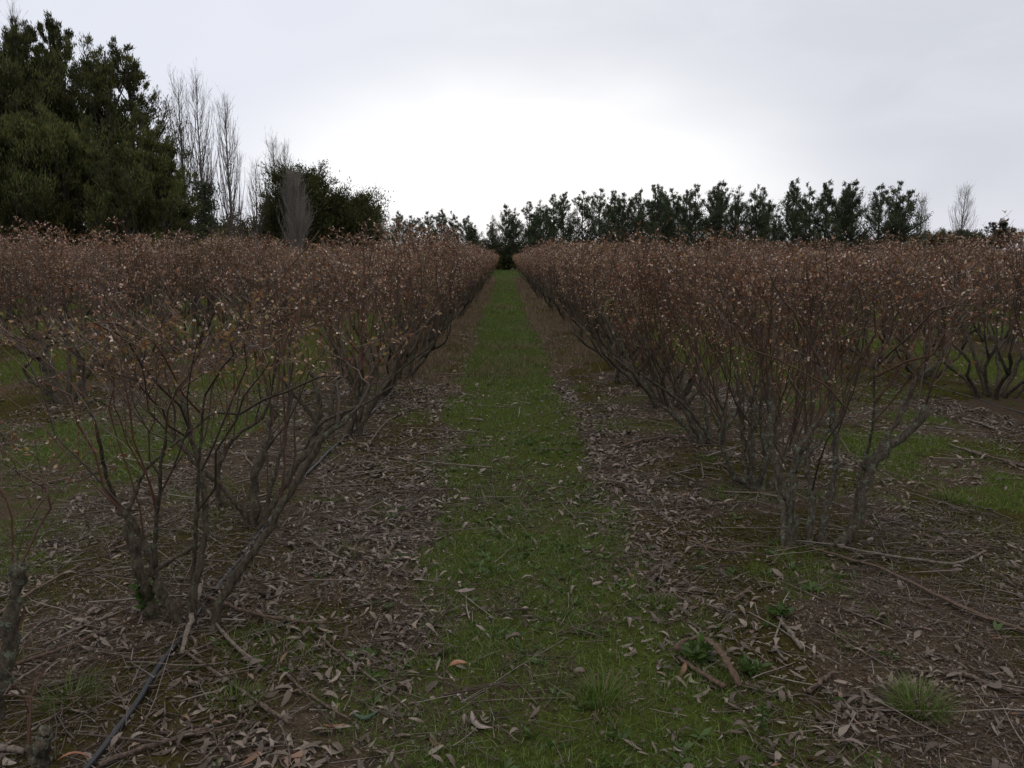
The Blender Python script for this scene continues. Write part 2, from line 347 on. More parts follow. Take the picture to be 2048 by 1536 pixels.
# ------------------------------------------------------------------ bushes
LEAFK = 1.0
def wobble(rng, N, K, amp):
    w_ = rng.normal(size=(N, K, 3)); w_[:, 0] = 0; return np.cumsum(w_, 1)*amp/np.sqrt(K)
def norm(v): return v/(np.linalg.norm(v, axis=-1, keepdims=True)+1e-9)
def sample(P, ti):
    """P (N,K,3), ti (N,) in 0..1 -> points and tangents"""
    N, K, _ = P.shape; f = np.clip(ti, 0, .9999)*(K-1); i = f.astype(int); u = (f-i)[:, None]; r = np.arange(N)
    a = P[r, i]; b = P[r, i+1]; return a*(1-u)+b*u, norm(b-a)
def grow_crown(stems, rng, htop, rad, tw, lf, shoots=30, lat=8, tl=3, lpt=3, lsize=.026, bsize=.009, thin=1.0, cx=0, cy=0, buds=.6):
    """stems: list of (K,3) polylines; adds shoots, laterals, twiglets, leaves and buds"""
    SP = np.stack([resample(s_, 9) for s_ in stems]); ns = len(SP)
    si = rng.randint(0, ns, shoots); si[:ns] = np.arange(ns) if shoots >= ns else si[:ns]
    ti = .35+.65*rng.rand(shoots)**.6; ti[:ns] = 1
    b, tg = sample(SP[si], ti)
    out = b-np.array([cx, cy, 0]); out[:, 2] = 0; out = norm(out+rng.normal(size=out.shape)*.12*[1, 1, 0])
    K = 8; top = htop*(1-.28*rng.rand(shoots)**1.5); Lz = np.maximum(top-b[:, 2], .25)
    s_ = np.linspace(0, 1, K)[None, :, None]
    rr = rad*(.35+.75*rng.rand(shoots)); r0 = np.hypot(b[:, 0]-cx, b[:, 1]-cy); dr = np.clip(rr-r0, -.05, .6)
    P = b[:, None, :]+np.array([0, 0, 1])*(Lz[:, None, None]*s_)+out[:, None, :]*(dr[:, None, None]*s_**.8)+tg[:, None, :]*.10*np.sin(s_*PI*.9)
    hv = htop*(.94+.05*rng.rand(shoots)+.16*rng.rand(shoots)**4)*(1+0*P[:, 0, 0]); P = squash(P+wobble(rng, shoots, K, .062), hv)
    r_ = (.0050*(.55+.75*rng.rand(shoots)))[:, None]*thin*(1-.62*s_[..., 0])
    tw.tubes(P, r_, 5, 1)
    nl = shoots*lat; li = np.repeat(np.arange(shoots), lat); t2 = .10+.90*rng.rand(nl)
    b2, tg2 = sample(P[li], t2)
    q = rng.normal(size=(nl, 3)); q[:, 2] = np.abs(q[:, 2])*.5+.1
    d2 = norm(norm(q)+tg2*.7); L2 = (.14+.30*rng.rand(nl))*(1.15-.6*t2)
    K2 = 5; s2 = np.linspace(0, 1, K2)[None, :, None]
    P2 = b2[:, None]+d2[:, None]*L2[:, None, None]*s2+np.array([0, 0, 1])*(L2[:, None, None]*.35*s2**2)+wobble(rng, nl, K2, .03); P2 = squash(P2, hv[li])
    tw.tubes(P2, (.0022*thin*(.7+.5*rng.rand(nl)))[:, None]*(1-.55*s2[..., 0]), 3)
    n3 = nl*tl; i3 = np.repeat(np.arange(nl), tl); t3 = .25+.75*rng.rand(n3)
    b3, tg3 = sample(P2[i3], t3); q = rng.normal(size=(n3, 3)); q[:, 2] += .4
    d3 = norm(norm(q)+tg3*.6); L3 = .05+.12*rng.rand(n3); K3 = 3; s3 = np.linspace(0, 1, K3)[None, :, None]
    P3 = b3[:, None]+d3[:, None]*L3[:, None, None]*s3+wobble(rng, n3, K3, .012); P3 = squash(P3, hv[li][i3])
    tw.tubes(P3, (.0013*thin*np.ones(n3))[:, None]*(1-.5*s3[..., 0]), 3)
    n4 = n3*lpt; i4 = np.repeat(np.arange(n3), lpt); b4, tg4 = sample(P3[i4], rng.rand(n4)**.7)
    keep = rng.rand(n4) < sst(b4[:, 2], .30, .95)*.9+.1
    b4 = b4[keep]; tg4 = tg4[keep]; n4 = len(b4)
    d4 = norm(tg4*.5+rng.normal(size=(n4, 3))*.7)
    Ls = lsize*(.5+.8*rng.rand(n4)); lf.leaves(b4, d4, Ls, Ls*(.35+.25*rng.rand(n4)), rng, 0, .18)
    nb = int(n3*buds); ib = rng.randint(0, n3, nb); b5, tg5 = sample(P3[ib], .3+.7*rng.rand(nb))
    kb = rng.rand(nb) < sst(b5[:, 2], .35, .9); b5 = b5[kb]; tg5 = tg5[kb]
    Ls = bsize*(.6+.8*rng.rand(len(b5)))
    lf.leaves(b5, norm(tg5+rng.normal(size=b5.shape)*.4), Ls*1.3, Ls, rng, 1, .35)
    lf.leaves(b5, norm(tg5+rng.normal(size=b5.shape)*.4), Ls*1.3, Ls, rng, 1, .35)
def squash(P, h):
    P = np.array(P); z = P[..., 2]; h = np.broadcast_to(np.asarray(h, float).reshape(-1, 1), z.shape); h0 = .78*h; q = .28*h
    P[..., 2] = np.where(z > h0, h0+q*(1-np.exp(-(np.maximum(z, h0)-h0)/q)), z); return P
def resample(P, K):
    P = np.asarray(P, float); d = np.concatenate([[0], np.cumsum(np.linalg.norm(np.diff(P, axis=0), axis=1))])
    s_ = np.linspace(0, d[-1], K); return np.stack([np.interp(s_, d, P[:, k]) for k in range(3)], 1)
def smooth_poly(P, K, it=2):
    P = np.asarray(P, float)
    for _ in range(it):
        Q = [P[0]]
        for a, b in zip(P[:-1], P[1:]): Q += [a*.75+b*.25, a*.25+b*.75]
        Q.append(P[-1]); P = np.array(Q)
    return resample(P, K)
def gnarl(mb, P, r0, r1, rng, n=8, K=16, cap=True):
    Q = smooth_poly(P, K); Q[1:-1] += rng.normal(size=(K-2, 3))*r0*.22
    r_ = np.linspace(r0, r1, K)*(1+.14*rng.normal(size=K)); r_[0] *= 1.3; r_[1] *= 1.12
    mb.tubes(Q, r_, n, cap=cap); return Q

def bush_parts(root, st, tw, lf, leafmat='leaf', stemmat='stem'):
    st.build('stem', M[stemmat], root, smooth=True); tw.build('twigs', [M['twig'], M['shoot']], root); lf.f and lf.build('leaves', [M[leafmat], M['bud']], root)

def proto_bush(seed, htop=1.85, rad=.72, shoots=38, lat=9, leafmat='leaf'):
    rng = np.random.RandomState(seed); st, tw, lf = MB(), MB(), MB(); stems = []
    n = rng.randint(7, 11); a0 = rng.rand()*6.28
    for k in range(n):
        a = a0+k*2*PI/n+rng.normal()*.25; rb = .05+.16*rng.rand(); lean = .18+.38*rng.rand(); top = .45+.45*rng.rand()
        kink = rng.normal(size=3)*.045
        P = [(rb*math.cos(a), rb*math.sin(a), -.06), (rb*1.3*math.cos(a), rb*1.3*math.sin(a), .06),
             ((rb+lean*.45)*math.cos(a)+kink[0], (rb+lean*.45)*math.sin(a)+kink[1], top*.42),
             ((rb+lean*.7)*math.cos(a+.2)-kink[1], (rb+lean*.7)*math.sin(a+.2)+kink[0], top*.72),
             ((rb+lean)*math.cos(a), (rb+lean)*math.sin(a), top)]
        r0 = .017+.014*rng.rand()
        Q = gnarl(st, P, r0, r0*.5, rng, 6, 10); stems.append(Q)
        if rng.rand() < .7:
            b = Q[5]; a2 = a+rng.normal()*.8
            Q2 = gnarl(st, [b, b+np.array([.1*math.cos(a2), .1*math.sin(a2), .14]), b+np.array([.2*math.cos(a2), .2*math.sin(a2), .38])], r0*.6, r0*.35, rng, 5, 6); stems.append(Q2)
    grow_crown(stems, rng, htop, rad, tw, lf, shoots, lat, 3, 3, bsize=.0135, lsize=.029, buds=.85)
    e = empty('blueberry_bush', (0, 0, 0)); bush_parts(e, st, tw, lf, leafmat); return e

def traced_bush(base_px, stems, rng_seed, htop, rad, name='blueberry_bush', shoots=26, lat=7, lsize=.024, buds=.5, leafmat='leaf', stemmat='stem', Yb=None, extra=None, tl=3, lpt=3, cofs=(0, 0)):
    """stems: list of (pixel polyline, depth offset at its end, r0, r1, grows)"""
    rng = np.random.RandomState(rng_seed); B = G(*base_px); Yb = Yb or B[1]
    st, tw, lf = MB(), MB(), MB(); gl = []
    for pts, dd, r0, r1, grows in stems:
        K = len(pts); d0 = dd[0] if isinstance(dd, tuple) else 0.; d1 = dd[1] if isinstance(dd, tuple) else dd
        P = [PY(px, py, Yb+d0+(d1-d0)*(i/(K-1))) for i, (px, py) in enumerate(pts)]
        if d0 == 0 and P[0][2] < .25:
            g = P[0].copy(); g[2] = min(g[2], float(hgt(g[0], g[1])))-.05; P.insert(0, g)
        P = np.array(P)-B
        Q = gnarl(st, P, r0, r1, rng, 9, 22)
        if grows: gl.append(Q)
    if extra:
        for pts, dd, r0, r1 in extra:
            P = np.array([PY(px, py, Yb+dd) for px, py in pts])-B; tw.tubes(smooth_poly(P, 14)+rng.normal(size=(14, 3))*.004, np.linspace(r0, r1, 14), 6, 1)
    grow_crown(gl, rng, htop, rad, tw, lf, shoots, lat, tl, lpt, lsize, .0085, 1.0, cofs[0], cofs[1], buds)
    e = empty(name, B); bush_parts(e, st, tw, lf, leafmat, stemmat); return e

BG = 'blueberry bushes planted in rows'
near = []   # (x, y) already occupied
# left row, nearest
b = traced_bush((352, 1245), [
    ([(322, 1262), (286, 1165), (265, 1090), (253, 1033), (238, 1018)], (.03, .12), .028, .016, True),
    ([(357, 1232), (320, 1190), (307, 1132), (286, 1078), (265, 1045), (250, 1020)], 0, .024, .014, True),
    ([(278, 1165), (323, 1132), (361, 1107), (419, 1078)], (.05, .25), .011, .008, False),
    ([(382, 1215), (394, 1149), (409, 1087), (415, 1004), (407, 962), (396, 935), (378, 860), (362, 780)], .15, .019, .008, True),
    ([(384, 1190), (390, 1087), (396, 983), (398, 900), (410, 790)], (.08, .0), .009, .005, True),
    ([(430, 1225), (461, 1166), (498, 1116), (527, 1078), (548, 1041), (581, 983), (614, 925), (650, 872), (700, 830)], .22, .021, .011, True),
    ([(309, 1132), (311, 1045), (320, 983), (321, 941), (332, 860)], (0, -.15), .010, .005, True),
    ([(238, 1018), (207, 941), (200, 880), (170, 790)], (.12, -.05), .009, .005, True),
    ([(255, 1024), (270, 991), (286, 941), (340, 895), (430, 825)], (0, .1), .009, .004, True),
], 11, 1.38, .66, shoots=26, lat=7, lsize=.024, leafmat='leaf2', buds=.35, tl=3, lpt=2, cofs=(.05, .1),
    extra=[([(560, 1010), (572, 900), (566, 780), (575, 660)], .2, .005, .003), ([(585, 985), (590, 860), (600, 740)], .25, .004, .0025)])
tag(b, 'nearest blueberry bush left of the grass path, sparse and gnarled, above the black hose', 'bush', BG); near.append(tuple(b.location)[:2])
# left row, second
b = traced_bush((515, 1052), [
    ([(506, 1040), (508, 966), (519, 925), (535, 888), (546, 841), (553, 802)], .1, .030, .017, True),
    ([(498, 1035), (469, 1000), (431, 962), (398, 935), (350, 880)], -.1, .020, .009, True),
    ([(528, 1035), (560, 985), (602, 916), (635, 880), (680, 834), (730, 806)], .25, .024, .012, True),
    ([(440, 1020), (434, 938), (449, 899), (481, 863), (520, 840), (540, 800)], (.35, .45), .018, .009, True),
    ([(525, 1045), (545, 960), (575, 860), (580, 760)], .3, .013, .007, True),
    ([(602, 916), (640, 840), (720, 815), (790, 770)], (.25, .1), .010, .005, True)],
    12, 1.60, .78, shoots=32, lat=7, buds=.5, tl=3, lpt=2, extra=[([(545, 850), (520, 700), (535, 590), (640, 460)], .05, .006, .003), ([(555, 800), (560, 640), (530, 520)], .1, .006, .003)])
tag(b, 'mossy-stemmed blueberry bush left of the path, directly behind the nearest one', 'bush', BG); near.append(tuple(b.location)[:2])
# left row, third and its tall red shoot
b = traced_bush((690, 872), [
    ([(628, 858), (641, 808), (634, 776), (621, 743)], .1, .035, .02, True),
    ([(719, 855), (745, 802), (778, 769), (807, 694), (856, 645), (898, 590)], .2, .034, .009, True),
    ([(665, 868), (660, 810), (680, 750), (690, 700)], .3, .03, .016, True),
    ([(700, 868), (715, 790), (722, 720)], -.1, .024, .014, True),
    ([(640, 850), (590, 790), (550, 740)], -.2, .024, .012, True),
    ([(745, 802), (800, 740), (850, 700)], (.1, -.2), .014, .007, True),
    ([(715, 850), (735, 760), (770, 700), (830, 640)], .4, .02, .01, True)],
    13, 1.78, .85, shoots=38, lat=7, lsize=.026, buds=.6, extra=[([(722, 740), (722, 640), (726, 590), (729, 540), (726, 480)], -.15, .014, .005), ([(724, 612), (745, 585), (790, 560)], -.15, .007, .003), ([(724, 605), (712, 580), (706, 568)], -.15, .006, .003)])
tag(b, 'blueberry bush left of the path with one tall straight dark red shoot', 'bush', BG); near.append(tuple(b.location)[:2])
# right row, nearest
b = traced_bush((1640, 1088), [
    ([(1586, 1085), (1582, 991), (1590, 932), (1602, 893), (1625, 858), (1648, 836)], 0, .031, .015, True),
    ([(1578, 1000), (1559, 952), (1547, 920), (1541, 873), (1539, 819), (1536, 745)], (0, .15), .019, .010, True),
    ([(1645, 1070), (1652, 1014), (1668, 975), (1672, 912), (1664, 850), (1666, 787), (1640, 730)], .1, .024, .010, True),
    ([(1680, 1078), (1715, 1049), (1723, 998), (1734, 952), (1746, 924), (1770, 897), (1816, 866), (1848, 834), (1852, 812)], .15, .029, .019, True),
    ([(1746, 924), (1762, 890), (1785, 858), (1813, 803), (1832, 756), (1862, 737), (1893, 719)], (.08, .3), .016, .007, True),
    ([(1728, 940), (1744, 873), (1750, 795), (1746, 720)], (.05, -.1), .008, .005, True),
    ([(1700, 1060), (1711, 1022), (1719, 952), (1734, 900)], .2, .014, .01, False),
    ([(1590, 940), (1625, 900), (1650, 868), (1690, 830)], (0, .25), .015, .008, True),
    ([(1620, 1085), (1625, 1000), (1612, 930), (1618, 860)], .3, .022, .012, True),
    ([(1570, 1080), (1566, 1010), (1552, 960)], .35, .02, .012, True)],
    21, 1.60, .75, shoots=48, lat=8, lsize=.024, buds=.5, tl=3, lpt=2, stemmat='stem_old', extra=[([(1656, 694), (1699, 666), (1750, 651), (1801, 641)], .1, .006, .003), ([(1640, 730), (1600, 640), (1560, 590), (1532, 540)], .1, .008, .004), ([(1700, 820), (1640, 760), (1560, 720), (1480, 690)], -.1, .005, .003)])
tag(b, 'nearest blueberry bush right of the grass path, thick lichen-grey stems curving up from one base', 'bush', BG); near.append(tuple(b.location)[:2])
# right row, second
b = traced_bush((1500, 978), [
    ([(1539, 985), (1484, 970), (1457, 940), (1449, 905), (1445, 873), (1448, 820)], 0, .026, .013, True),
    ([(1508, 975), (1500, 893), (1508, 834), (1502, 790)], .1, .028, .015, True),
    ([(1492, 970), (1486, 873), (1480, 800), (1470, 740)], .2, .018, .009, True),
    ([(1525, 975), (1530, 900), (1520, 830), (1530, 760)], .25, .022, .012, True),
    ([(1540, 980), (1560, 920), (1600, 870)], .3, .018, .01, True),
    ([(1515, 975), (1545, 900), (1560, 800)], -.1, .014, .008, True)],
    22, 1.66, .78, shoots=46, lat=8, lsize=.025, buds=.55, tl=3, lpt=2, stemmat='stem_old')
tag(b, 'blueberry bush behind the nearest right one, one stem sweeping left then up', 'bush', BG); near.append(tuple(b.location)[:2])
# right row, third
b = traced_bush((1425, 888), [
    ([(1422, 880), (1387, 830), (1352, 795), (1312, 768), (1270, 740)], -.2, .017, .008, True),
    ([(1437, 882), (1461, 838), (1480, 811), (1490, 770)], .1, .028, .015, True),
    ([(1406, 885), (1380, 840), (1362, 810), (1350, 770)], .2, .030, .016, True),
    ([(1440, 885), (1440, 820), (1430, 770)], .3, .026, .014, True),
    ([(1420, 885), (1410, 810), (1400, 740)], .1, .024, .013, True),
    ([(1395, 880), (1350, 830), (1310, 800), (1290, 750)], .3, .024, .012, True)],
    23, 1.74, .82, shoots=54, lat=8, lsize=.027, buds=.6, stemmat='stem_old')
tag(b, 'blueberry bush right of the path, pale straight stem leaning out towards the path', 'bush', BG); near.append(tuple(b.location)[:2])
# second row left, the gnarled open bush
b = traced_bush((128, 806), [
    ([(128, 806), (103, 768), (89, 730), (75, 710), (34, 696), (17, 679), (7, 645)], -.1, .062, .022, True),
    ([(80, 715), (95, 690), (130, 672), (150, 640)], (-.05, .2), .030, .015, True),
    ([(140, 800), (138, 730), (134, 680), (115, 640)], .2, .026, .014, True),
    ([(105, 790), (60, 760), (46, 742), (60, 720), (80, 712)], (0, -.1), .024, .016, False),
    ([(140, 806), (170, 760), (190, 720), (200, 670)], .1, .034, .018, True),
    ([(120, 800), (110, 750), (95, 700), (60, 660)], .4, .03, .016, True)],
    31, 1.8, .95, shoots=30, lat=8, lsize=.032, buds=.7)
tag(b, 'open gnarled blueberry bush at the left edge with a thick bent trunk, second row', 'bush', BG); near.append(tuple(b.location)[:2])
# cut, lichen-covered old stems at the left edge
b = traced_bush((-12, 1440), [
    ([(-10, 1430), (8, 1340), (22, 1250), (36, 1180), (44, 1125)], .05, .028, .021, True),
    ([(-60, 1430), (-90, 1300), (-80, 1180), (-60, 1080)], .1, .03, .018, True)],
    41, 1.05, .35, shoots=7, lat=5, lsize=.022, buds=.5, stemmat='stem_old', tl=2, lpt=2)
tag(b, 'cut blueberry bush with a thick lichen-crusted stem at the left edge', 'bush', BG); near.append(tuple(b.location)[:2])
b = traced_bush((84, 1534), [
    ([(78, 1560), (84, 1515), (92, 1462)], .03, .026, .022, False),
    ([(70, 1560), (62, 1520), (58, 1490)], .05, .012, .009, True)], 42, .22, .08, shoots=2, lat=2, name='cut_stump', stemmat='stem_old', tl=1, lpt=1, buds=.3)
tag(b, 'short sawn lichen-covered stump in the bottom left corner', 'stump')

# repeats
protos = [proto_bush(100+i, 1.78+.07*(i % 4), .72+.05*(i % 3), 35+4*(i % 3), 9, 'leaf' if i % 4 else 'leaf2') for i in range(9)]
rng = np.random.RandomState(5); cand = []
def side_name(k, s): 
    return ['first', 'second', 'third', 'fourth', 'fifth', 'sixth', 'seventh', 'eighth', 'ninth', 'tenth', 'eleventh', 'twelfth', 'thirteenth', 'fourteenth', 'fifteenth', 'sixteenth', 'seventeenth', 'eighteenth'][k]+' row '+s+' of the grass path'
ORD = ['nearest', 'second nearest', 'third nearest', 'fourth nearest', 'fifth nearest', 'sixth nearest', 'seventh nearest', 'eighth nearest']
for s, rows in (('left', ROWS_L), ('right', ROWS_R)):
    for k, rx in enumerate(rows):
        y = 2.6+rng.rand()*.9
        if k == 0: y = 8.15 if s == 'left' else 7.6
        yend = 94 if abs(rx) < 2 else 90+rng.rand()*3
        while y < yend:
            x = rx+rng.normal()*.10
            vis = (-.695*y-.9 < x < .675*y+.9)
            if s == 'left' and x < -22: vis = False
            if vis and all((x-a)**2+(y-c)**2 > 1.0 for a, c in near) and not (k > 0 and rng.rand() < .06):
                cand.append([math.hypot(x, y), x, y, s, k])
            y += 1.22+rng.rand()*.22
cand.sort(key=lambda q: q[0])
NIND = 292
ind, far = cand[:NIND], cand[NIND:]
cnt = {}
first = set()
for d, x, y, s, k in ind:
    i = cnt.get((s, k), 0); cnt[(s, k)] = i+1
    pi = rng.randint(0, len(protos)); p = protos[pi]
    if pi in first: p = copy_tree(p)
    else: first.add(pi)
    sc = .93+.17*rng.rand()
    sz_ = sc*(.94+.10*rng.rand())*(1.04 if (k == 1 and s == 'left' and y < 15) else (.94 if s == 'right' else .97))
    p.location = (x, y, float(hgt(x, y))); p.rotation_euler = (0, 0, rng.rand()*6.28); p.scale = (sc*(1+.05*rng.normal()), sc*(1+.05*rng.normal()), sz_)
    row = side_name(k, s)
    j = i+(3 if k == 0 else (1 if (k == 1 and s == 'left') else 0))
    if j < 8: lab = 'russet blueberry bush, '+ORD[j]+' in the '+row
    else: lab = 'russet blueberry bush beyond the eighth in the '+row
    tag(p, lab, 'bush', BG)
# the remaining far bushes: one mass
pv = []
for q in range(3):
    r2 = np.random.RandomState(300+q); st, tw, lf = MB(), MB(), MB(); stems = []
    for k in range(5):
        a = k*1.256+r2.rand()*.5; P = [(.1*math.cos(a), .1*math.sin(a), -.05), (.25*math.cos(a), .25*math.sin(a), .4), (.4*math.cos(a), .4*math.sin(a), .8)]
        stems.append(smooth_poly(P, 5)); st.tubes(stems[-1], np.linspace(.025, .015, 5), 3)
    grow_crown(stems, r2, 1.85, .78, tw, lf, 12, 5, 2, 3, lsize=.085, bsize=.02, thin=1.5, buds=.5)
    V, F, MI = [], [], []; off = 0
    for mb, mo in ((st, 0), (tw, 1), (lf, 2)):
        for v in mb.v: V.append(v)
        for f, mi in mb.f:
            if f.shape[1] == 4: f = np.concatenate([f[:, [0, 1, 2]], f[:, [0, 2, 3]]])
            F.append(f+off); MI.append(np.full(len(f), mo+mi))
        off += mb.n
    pv.append((np.concatenate(V), np.concatenate(F), np.concatenate(MI)))
fm = MB()
for d, x, y, s, k in far:
    V, F, MI = pv[rng.randint(0, 3)]; a = rng.rand()*6.28; sc = .92+.14*rng.rand(); ca, sa = math.cos(a)*sc, math.sin(a)*sc
    Vt = np.stack([V[:, 0]*ca-V[:, 1]*sa+x, V[:, 0]*sa+V[:, 1]*ca+y, V[:, 2]*sc+float(hgt(x, y))], 1); n0 = fm.n
    fm.v.append(Vt.astype(np.float32)); fm.n += len(V)
    for m_ in range(4):
        if (MI == m_).any(): fm.f.append((F[MI == m_]+n0, m_))
o = fm.build('distant_bushes', [M['stem'], M['twig'], M['leaf'], M['bud']])
tag(o, 'russet mass of far blueberry bushes filling the rows towards the tree line', 'bushes', kind='stuff')

# ------------------------------------------------------------------ trees
def tree_mesh(seed, H, prof, n_limb=44, sub=7, per=26, lsz=(.30, .10), up=.55, trunk_r=.18, z0=.08, multi=1, spread=.22, sag=.0, limb_up=.45, gap=.0):
    rng = np.random.RandomState(seed); tr, cr = MB(), MB()
    K = 12; s_ = np.linspace(0, 1, K)
    trunks = []
    for m_ in range(multi):
        a = rng.rand()*6.28; off = 0 if m_ == 0 else .5*prof(.4)
        Hm = H*(1 if m_ == 0 else .82+.14*rng.rand())
        P = np.stack([off*math.cos(a)*s_**.6+.12*np.cumsum(rng.normal(size=K))*.4, off*math.sin(a)*s_**.6+.12*np.cumsum(rng.normal(size=K))*.4, Hm*s_-.2], 1)
        P[0, :2] = 0; tr.tubes(P, trunk_r*(1-.9*s_)+.015, 8); trunks.append(P)
    T = np.stack(trunks)
    nl = n_limb; ti = z0+(1-z0)*(np.arange(nl)+rng.rand(nl))/nl; mi = rng.randint(0, multi, nl)
    b, tg = sample(T[mi], np.minimum(ti, .985)); az_ = rng.rand(nl)*6.28
    L = np.array([prof(t_) for t_ in ti])*(.55+.6*rng.rand(nl))
    D = np.stack([np.cos(az_), np.sin(az_), limb_up+.7*ti**2+rng.normal(size=nl)*.15], 1)
    k2 = 6; q = np.linspace(0, 1, k2)[None, :, None]
    P = b[:, None]+D[:, None]*L[:, None, None]*q+np.array([0, 0, 1])*(L[:, None, None]*up*.5*q**2)-np.array([0, 0, 1])*L[:, None, None]*sag*q**1.5+wobble(rng, nl, k2, .25)*np.minimum(L, 2)[:, None, None]*.3
    tr.tubes(P, (.012+.022*L)[:, None]*(1-.75*q[..., 0]), 5)
    ns = nl*sub; si = np.repeat(np.arange(nl), sub); t2 = .3+.7*rng.rand(ns)
    b2, tg2 = sample(P[si], t2); d2 = norm(tg2*.8+rng.normal(size=(ns, 3))*.6+np.array([0, 0, up*.6])); L2 = (.25+.30*rng.rand(ns))*np.maximum(L[si], .6)*.75
    q3 = np.linspace(0, 1, 4)[None, :, None]; P2 = b2[:, None]+d2[:, None]*L2[:, None, None]*q3
    tr.tubes(P2, (.008+.008*L2)[:, None]*(1-.6*q3[..., 0]), 3)
    keep = rng.rand(ns) > np.maximum(gap, 1-np.clip(L[si]/(.55*L.max()), .16, 1)**1.2); P2 = P2[keep]; d2 = d2[keep]; L2 = L2[keep]; ns = len(P2)
    n4 = ns*per; i4 = np.repeat(np.arange(ns), per); b4, tg4 = sample(P2[i4], rng.rand(n4)**.7)
    b4 = b4+rng.normal(size=(n4, 3))*spread*np.clip(L2[i4], .3, 1)[:, None]*.6
    d4 = norm(tg4*.6+rng.normal(size=(n4, 3))*.45+np.array([0, 0, up]))
    Ls = lsz[0]*(.5+.9*rng.rand(n4)); cr.leaves(b4, d4, Ls, lsz[1]*(.6+.8*rng.rand(n4)), rng, 0, .2)
    top = np.percentile(np.concatenate([v[:, 2] for v in cr.v]), 99.8); k_ = H/top
    for mb in (tr, cr):
        for v in mb.v: v[:, 2] *= k_
    return tr, cr
def make_tree(name, loc, mesh, leafm, lab, cat='tree', group=None, rz=0, sc=1.0):
    e = empty(name, loc, rz, sc); mesh[0].build('trunk', M['trunk'], e, smooth=True); mesh[1].build('crown', M[leafm], e)
    return tag(e, lab, cat, group)
def place(e, loc, rz, sc, lab, group=None):
    e.location = loc; e.rotation_euler = (0, 0, rz); e.scale = sc; tag(e, lab, None, group); return e

# big dark cypresses on the left
def col_prof(rm, a=.9): return lambda t_: rm*(.55+.45*math.sin(min(1, t_*1.6)*PI/2))*max(.10, (1-t_)**.7)*1.25
CG = 'tall dark conifers at the left'
big = [(-40, 95, 36, 3.1, 61, 'leftmost tall dark conifer, cut by the left edge of the view', 2),
       (34, 56, 39, 2.5, 62, 'tall dark conifer with a ragged top beside the left edge, behind bare grey twigs', 2),
       (88, 42, 41, 2.6, 63, 'tallest dark conifer of the left clump, its twin tips the highest of the evergreens', 2),
       (212, 86, 40, 3.2, 64, 'broad dark conifer with a rounded feathery top, standing right of the tallest one', 3),
       (284, 222, 37, 1.8, 65, 'lower dark conifer with a branch sticking out to the right, near the bare poplars', 2),
       (322, 318, 38, 1.25, 66, 'smallest dark conifer at the right foot of the left clump', 2),
       (145, 235, 36, 2.7, 67, 'bushy lower dark conifer in front of the gap between the two tallest conifers', 2),
       (15, 225, 34, 2.7, 68, 'low wide dark conifer filling the bottom of the left clump at the edge', 2),
       (250, 300, 34, 1.9, 69, 'low olive-tinged conifer in front of the broad feathery one', 2)]
for px, py, Y_, rm, sd_, lab, mult in big:
    top = PY(px, py, Y_); H = top[2]; dens = 34 if rm > 2.4 else 26
    ms = tree_mesh(sd_, H, col_prof(rm), int(H*13.0), 10, int(dens*1.9), (.20, .038), 1.0, .22, .04, mult, .36, limb_up=.95, gap=.30)
    make_tree('conifer', (top[0], Y_, 0), ms, 'cypress', lab, 'tree', CG)
# middle-left round evergreens
def dome(rm): return lambda t_: rm*math.sqrt(max(.02, 1-(max(0, t_-.25)/.75)**2))*(.75+.25*min(1, t_*4))
for px, py, Y_, rm, sd_, lab in [(612, 332, 62, 3.3, 71, 'round dark evergreen with a peaked top behind the dense grey poplar'),
                                 (676, 376, 63, 3.5, 72, 'round dark evergreen at the right end of the middle clump'),
                                 (556, 392, 64, 2.1, 73, 'small olive-green evergreen at the left of the middle clump'),
                                 (716, 408, 66, 2.3, 74, 'narrow dark evergreen on the sloping right shoulder of the middle clump')]:
    top = PY(px, py, Y_); ms = tree_mesh(sd_, top[2], dome(rm), 190, 9, 34, (.24, .08), .6, .2, .03, 1, .6, gap=.0)
    make_tree('evergreen_tree', (top[0], Y_, 0), ms, 'cypress', lab, 'tree', 'dark evergreens in the middle left')
# windbreak trees
wp = [tree_mesh(80+i, 9.5, (lambda rm: (lambda t_: rm*(.55+.45*min(1, t_/.35))*max(.12, (1-t_)**.8)*1.35))(2.15+.25*(i % 3)), 100, 7, 30, (.19, .06), .75, .13, .10, 1+(i % 2), .45, gap=.26+.06*(i % 3)) for i in range(6)]
wprot = [make_tree('windbreak_tree', (0, 0, 0), m_, 'pine', 'x') for m_ in wp]; used = set()
WG = 'windbreak trees beyond the orchard'
wb = [  # (px, top py, distance)
 (800, 424, 101), (826, 432, 99), (858, 424, 100), (884, 420, 98), (908, 424, 99), (930, 432, 98), (948, 452, 97), (752, 435, 96), (732, 430, 95),
 (1008, 410, 97), (1032, 418, 96), (1060, 404, 96), (1082, 402, 95), (1106, 390, 95), (1130, 386, 94), (1166, 382, 94), (1198, 378, 93), (1226, 382, 93),
 (1250, 386, 92), (1274, 380, 92), (1308, 370, 91), (1318, 374, 93), (1350, 378, 91), (1376, 382, 90), (1396, 370, 91), (1430, 366, 90), (1450, 364, 91), (1480, 374, 89), (1508, 372, 90), (1528, 376, 91),
 (1592, 360, 86), (1624, 368, 86), (1658, 364, 85), (1692, 366, 86), (1716, 362, 85), (1762, 370, 84), (1792, 364, 84), (1800, 402, 83), (1556, 430, 88), (984, 440, 98)]
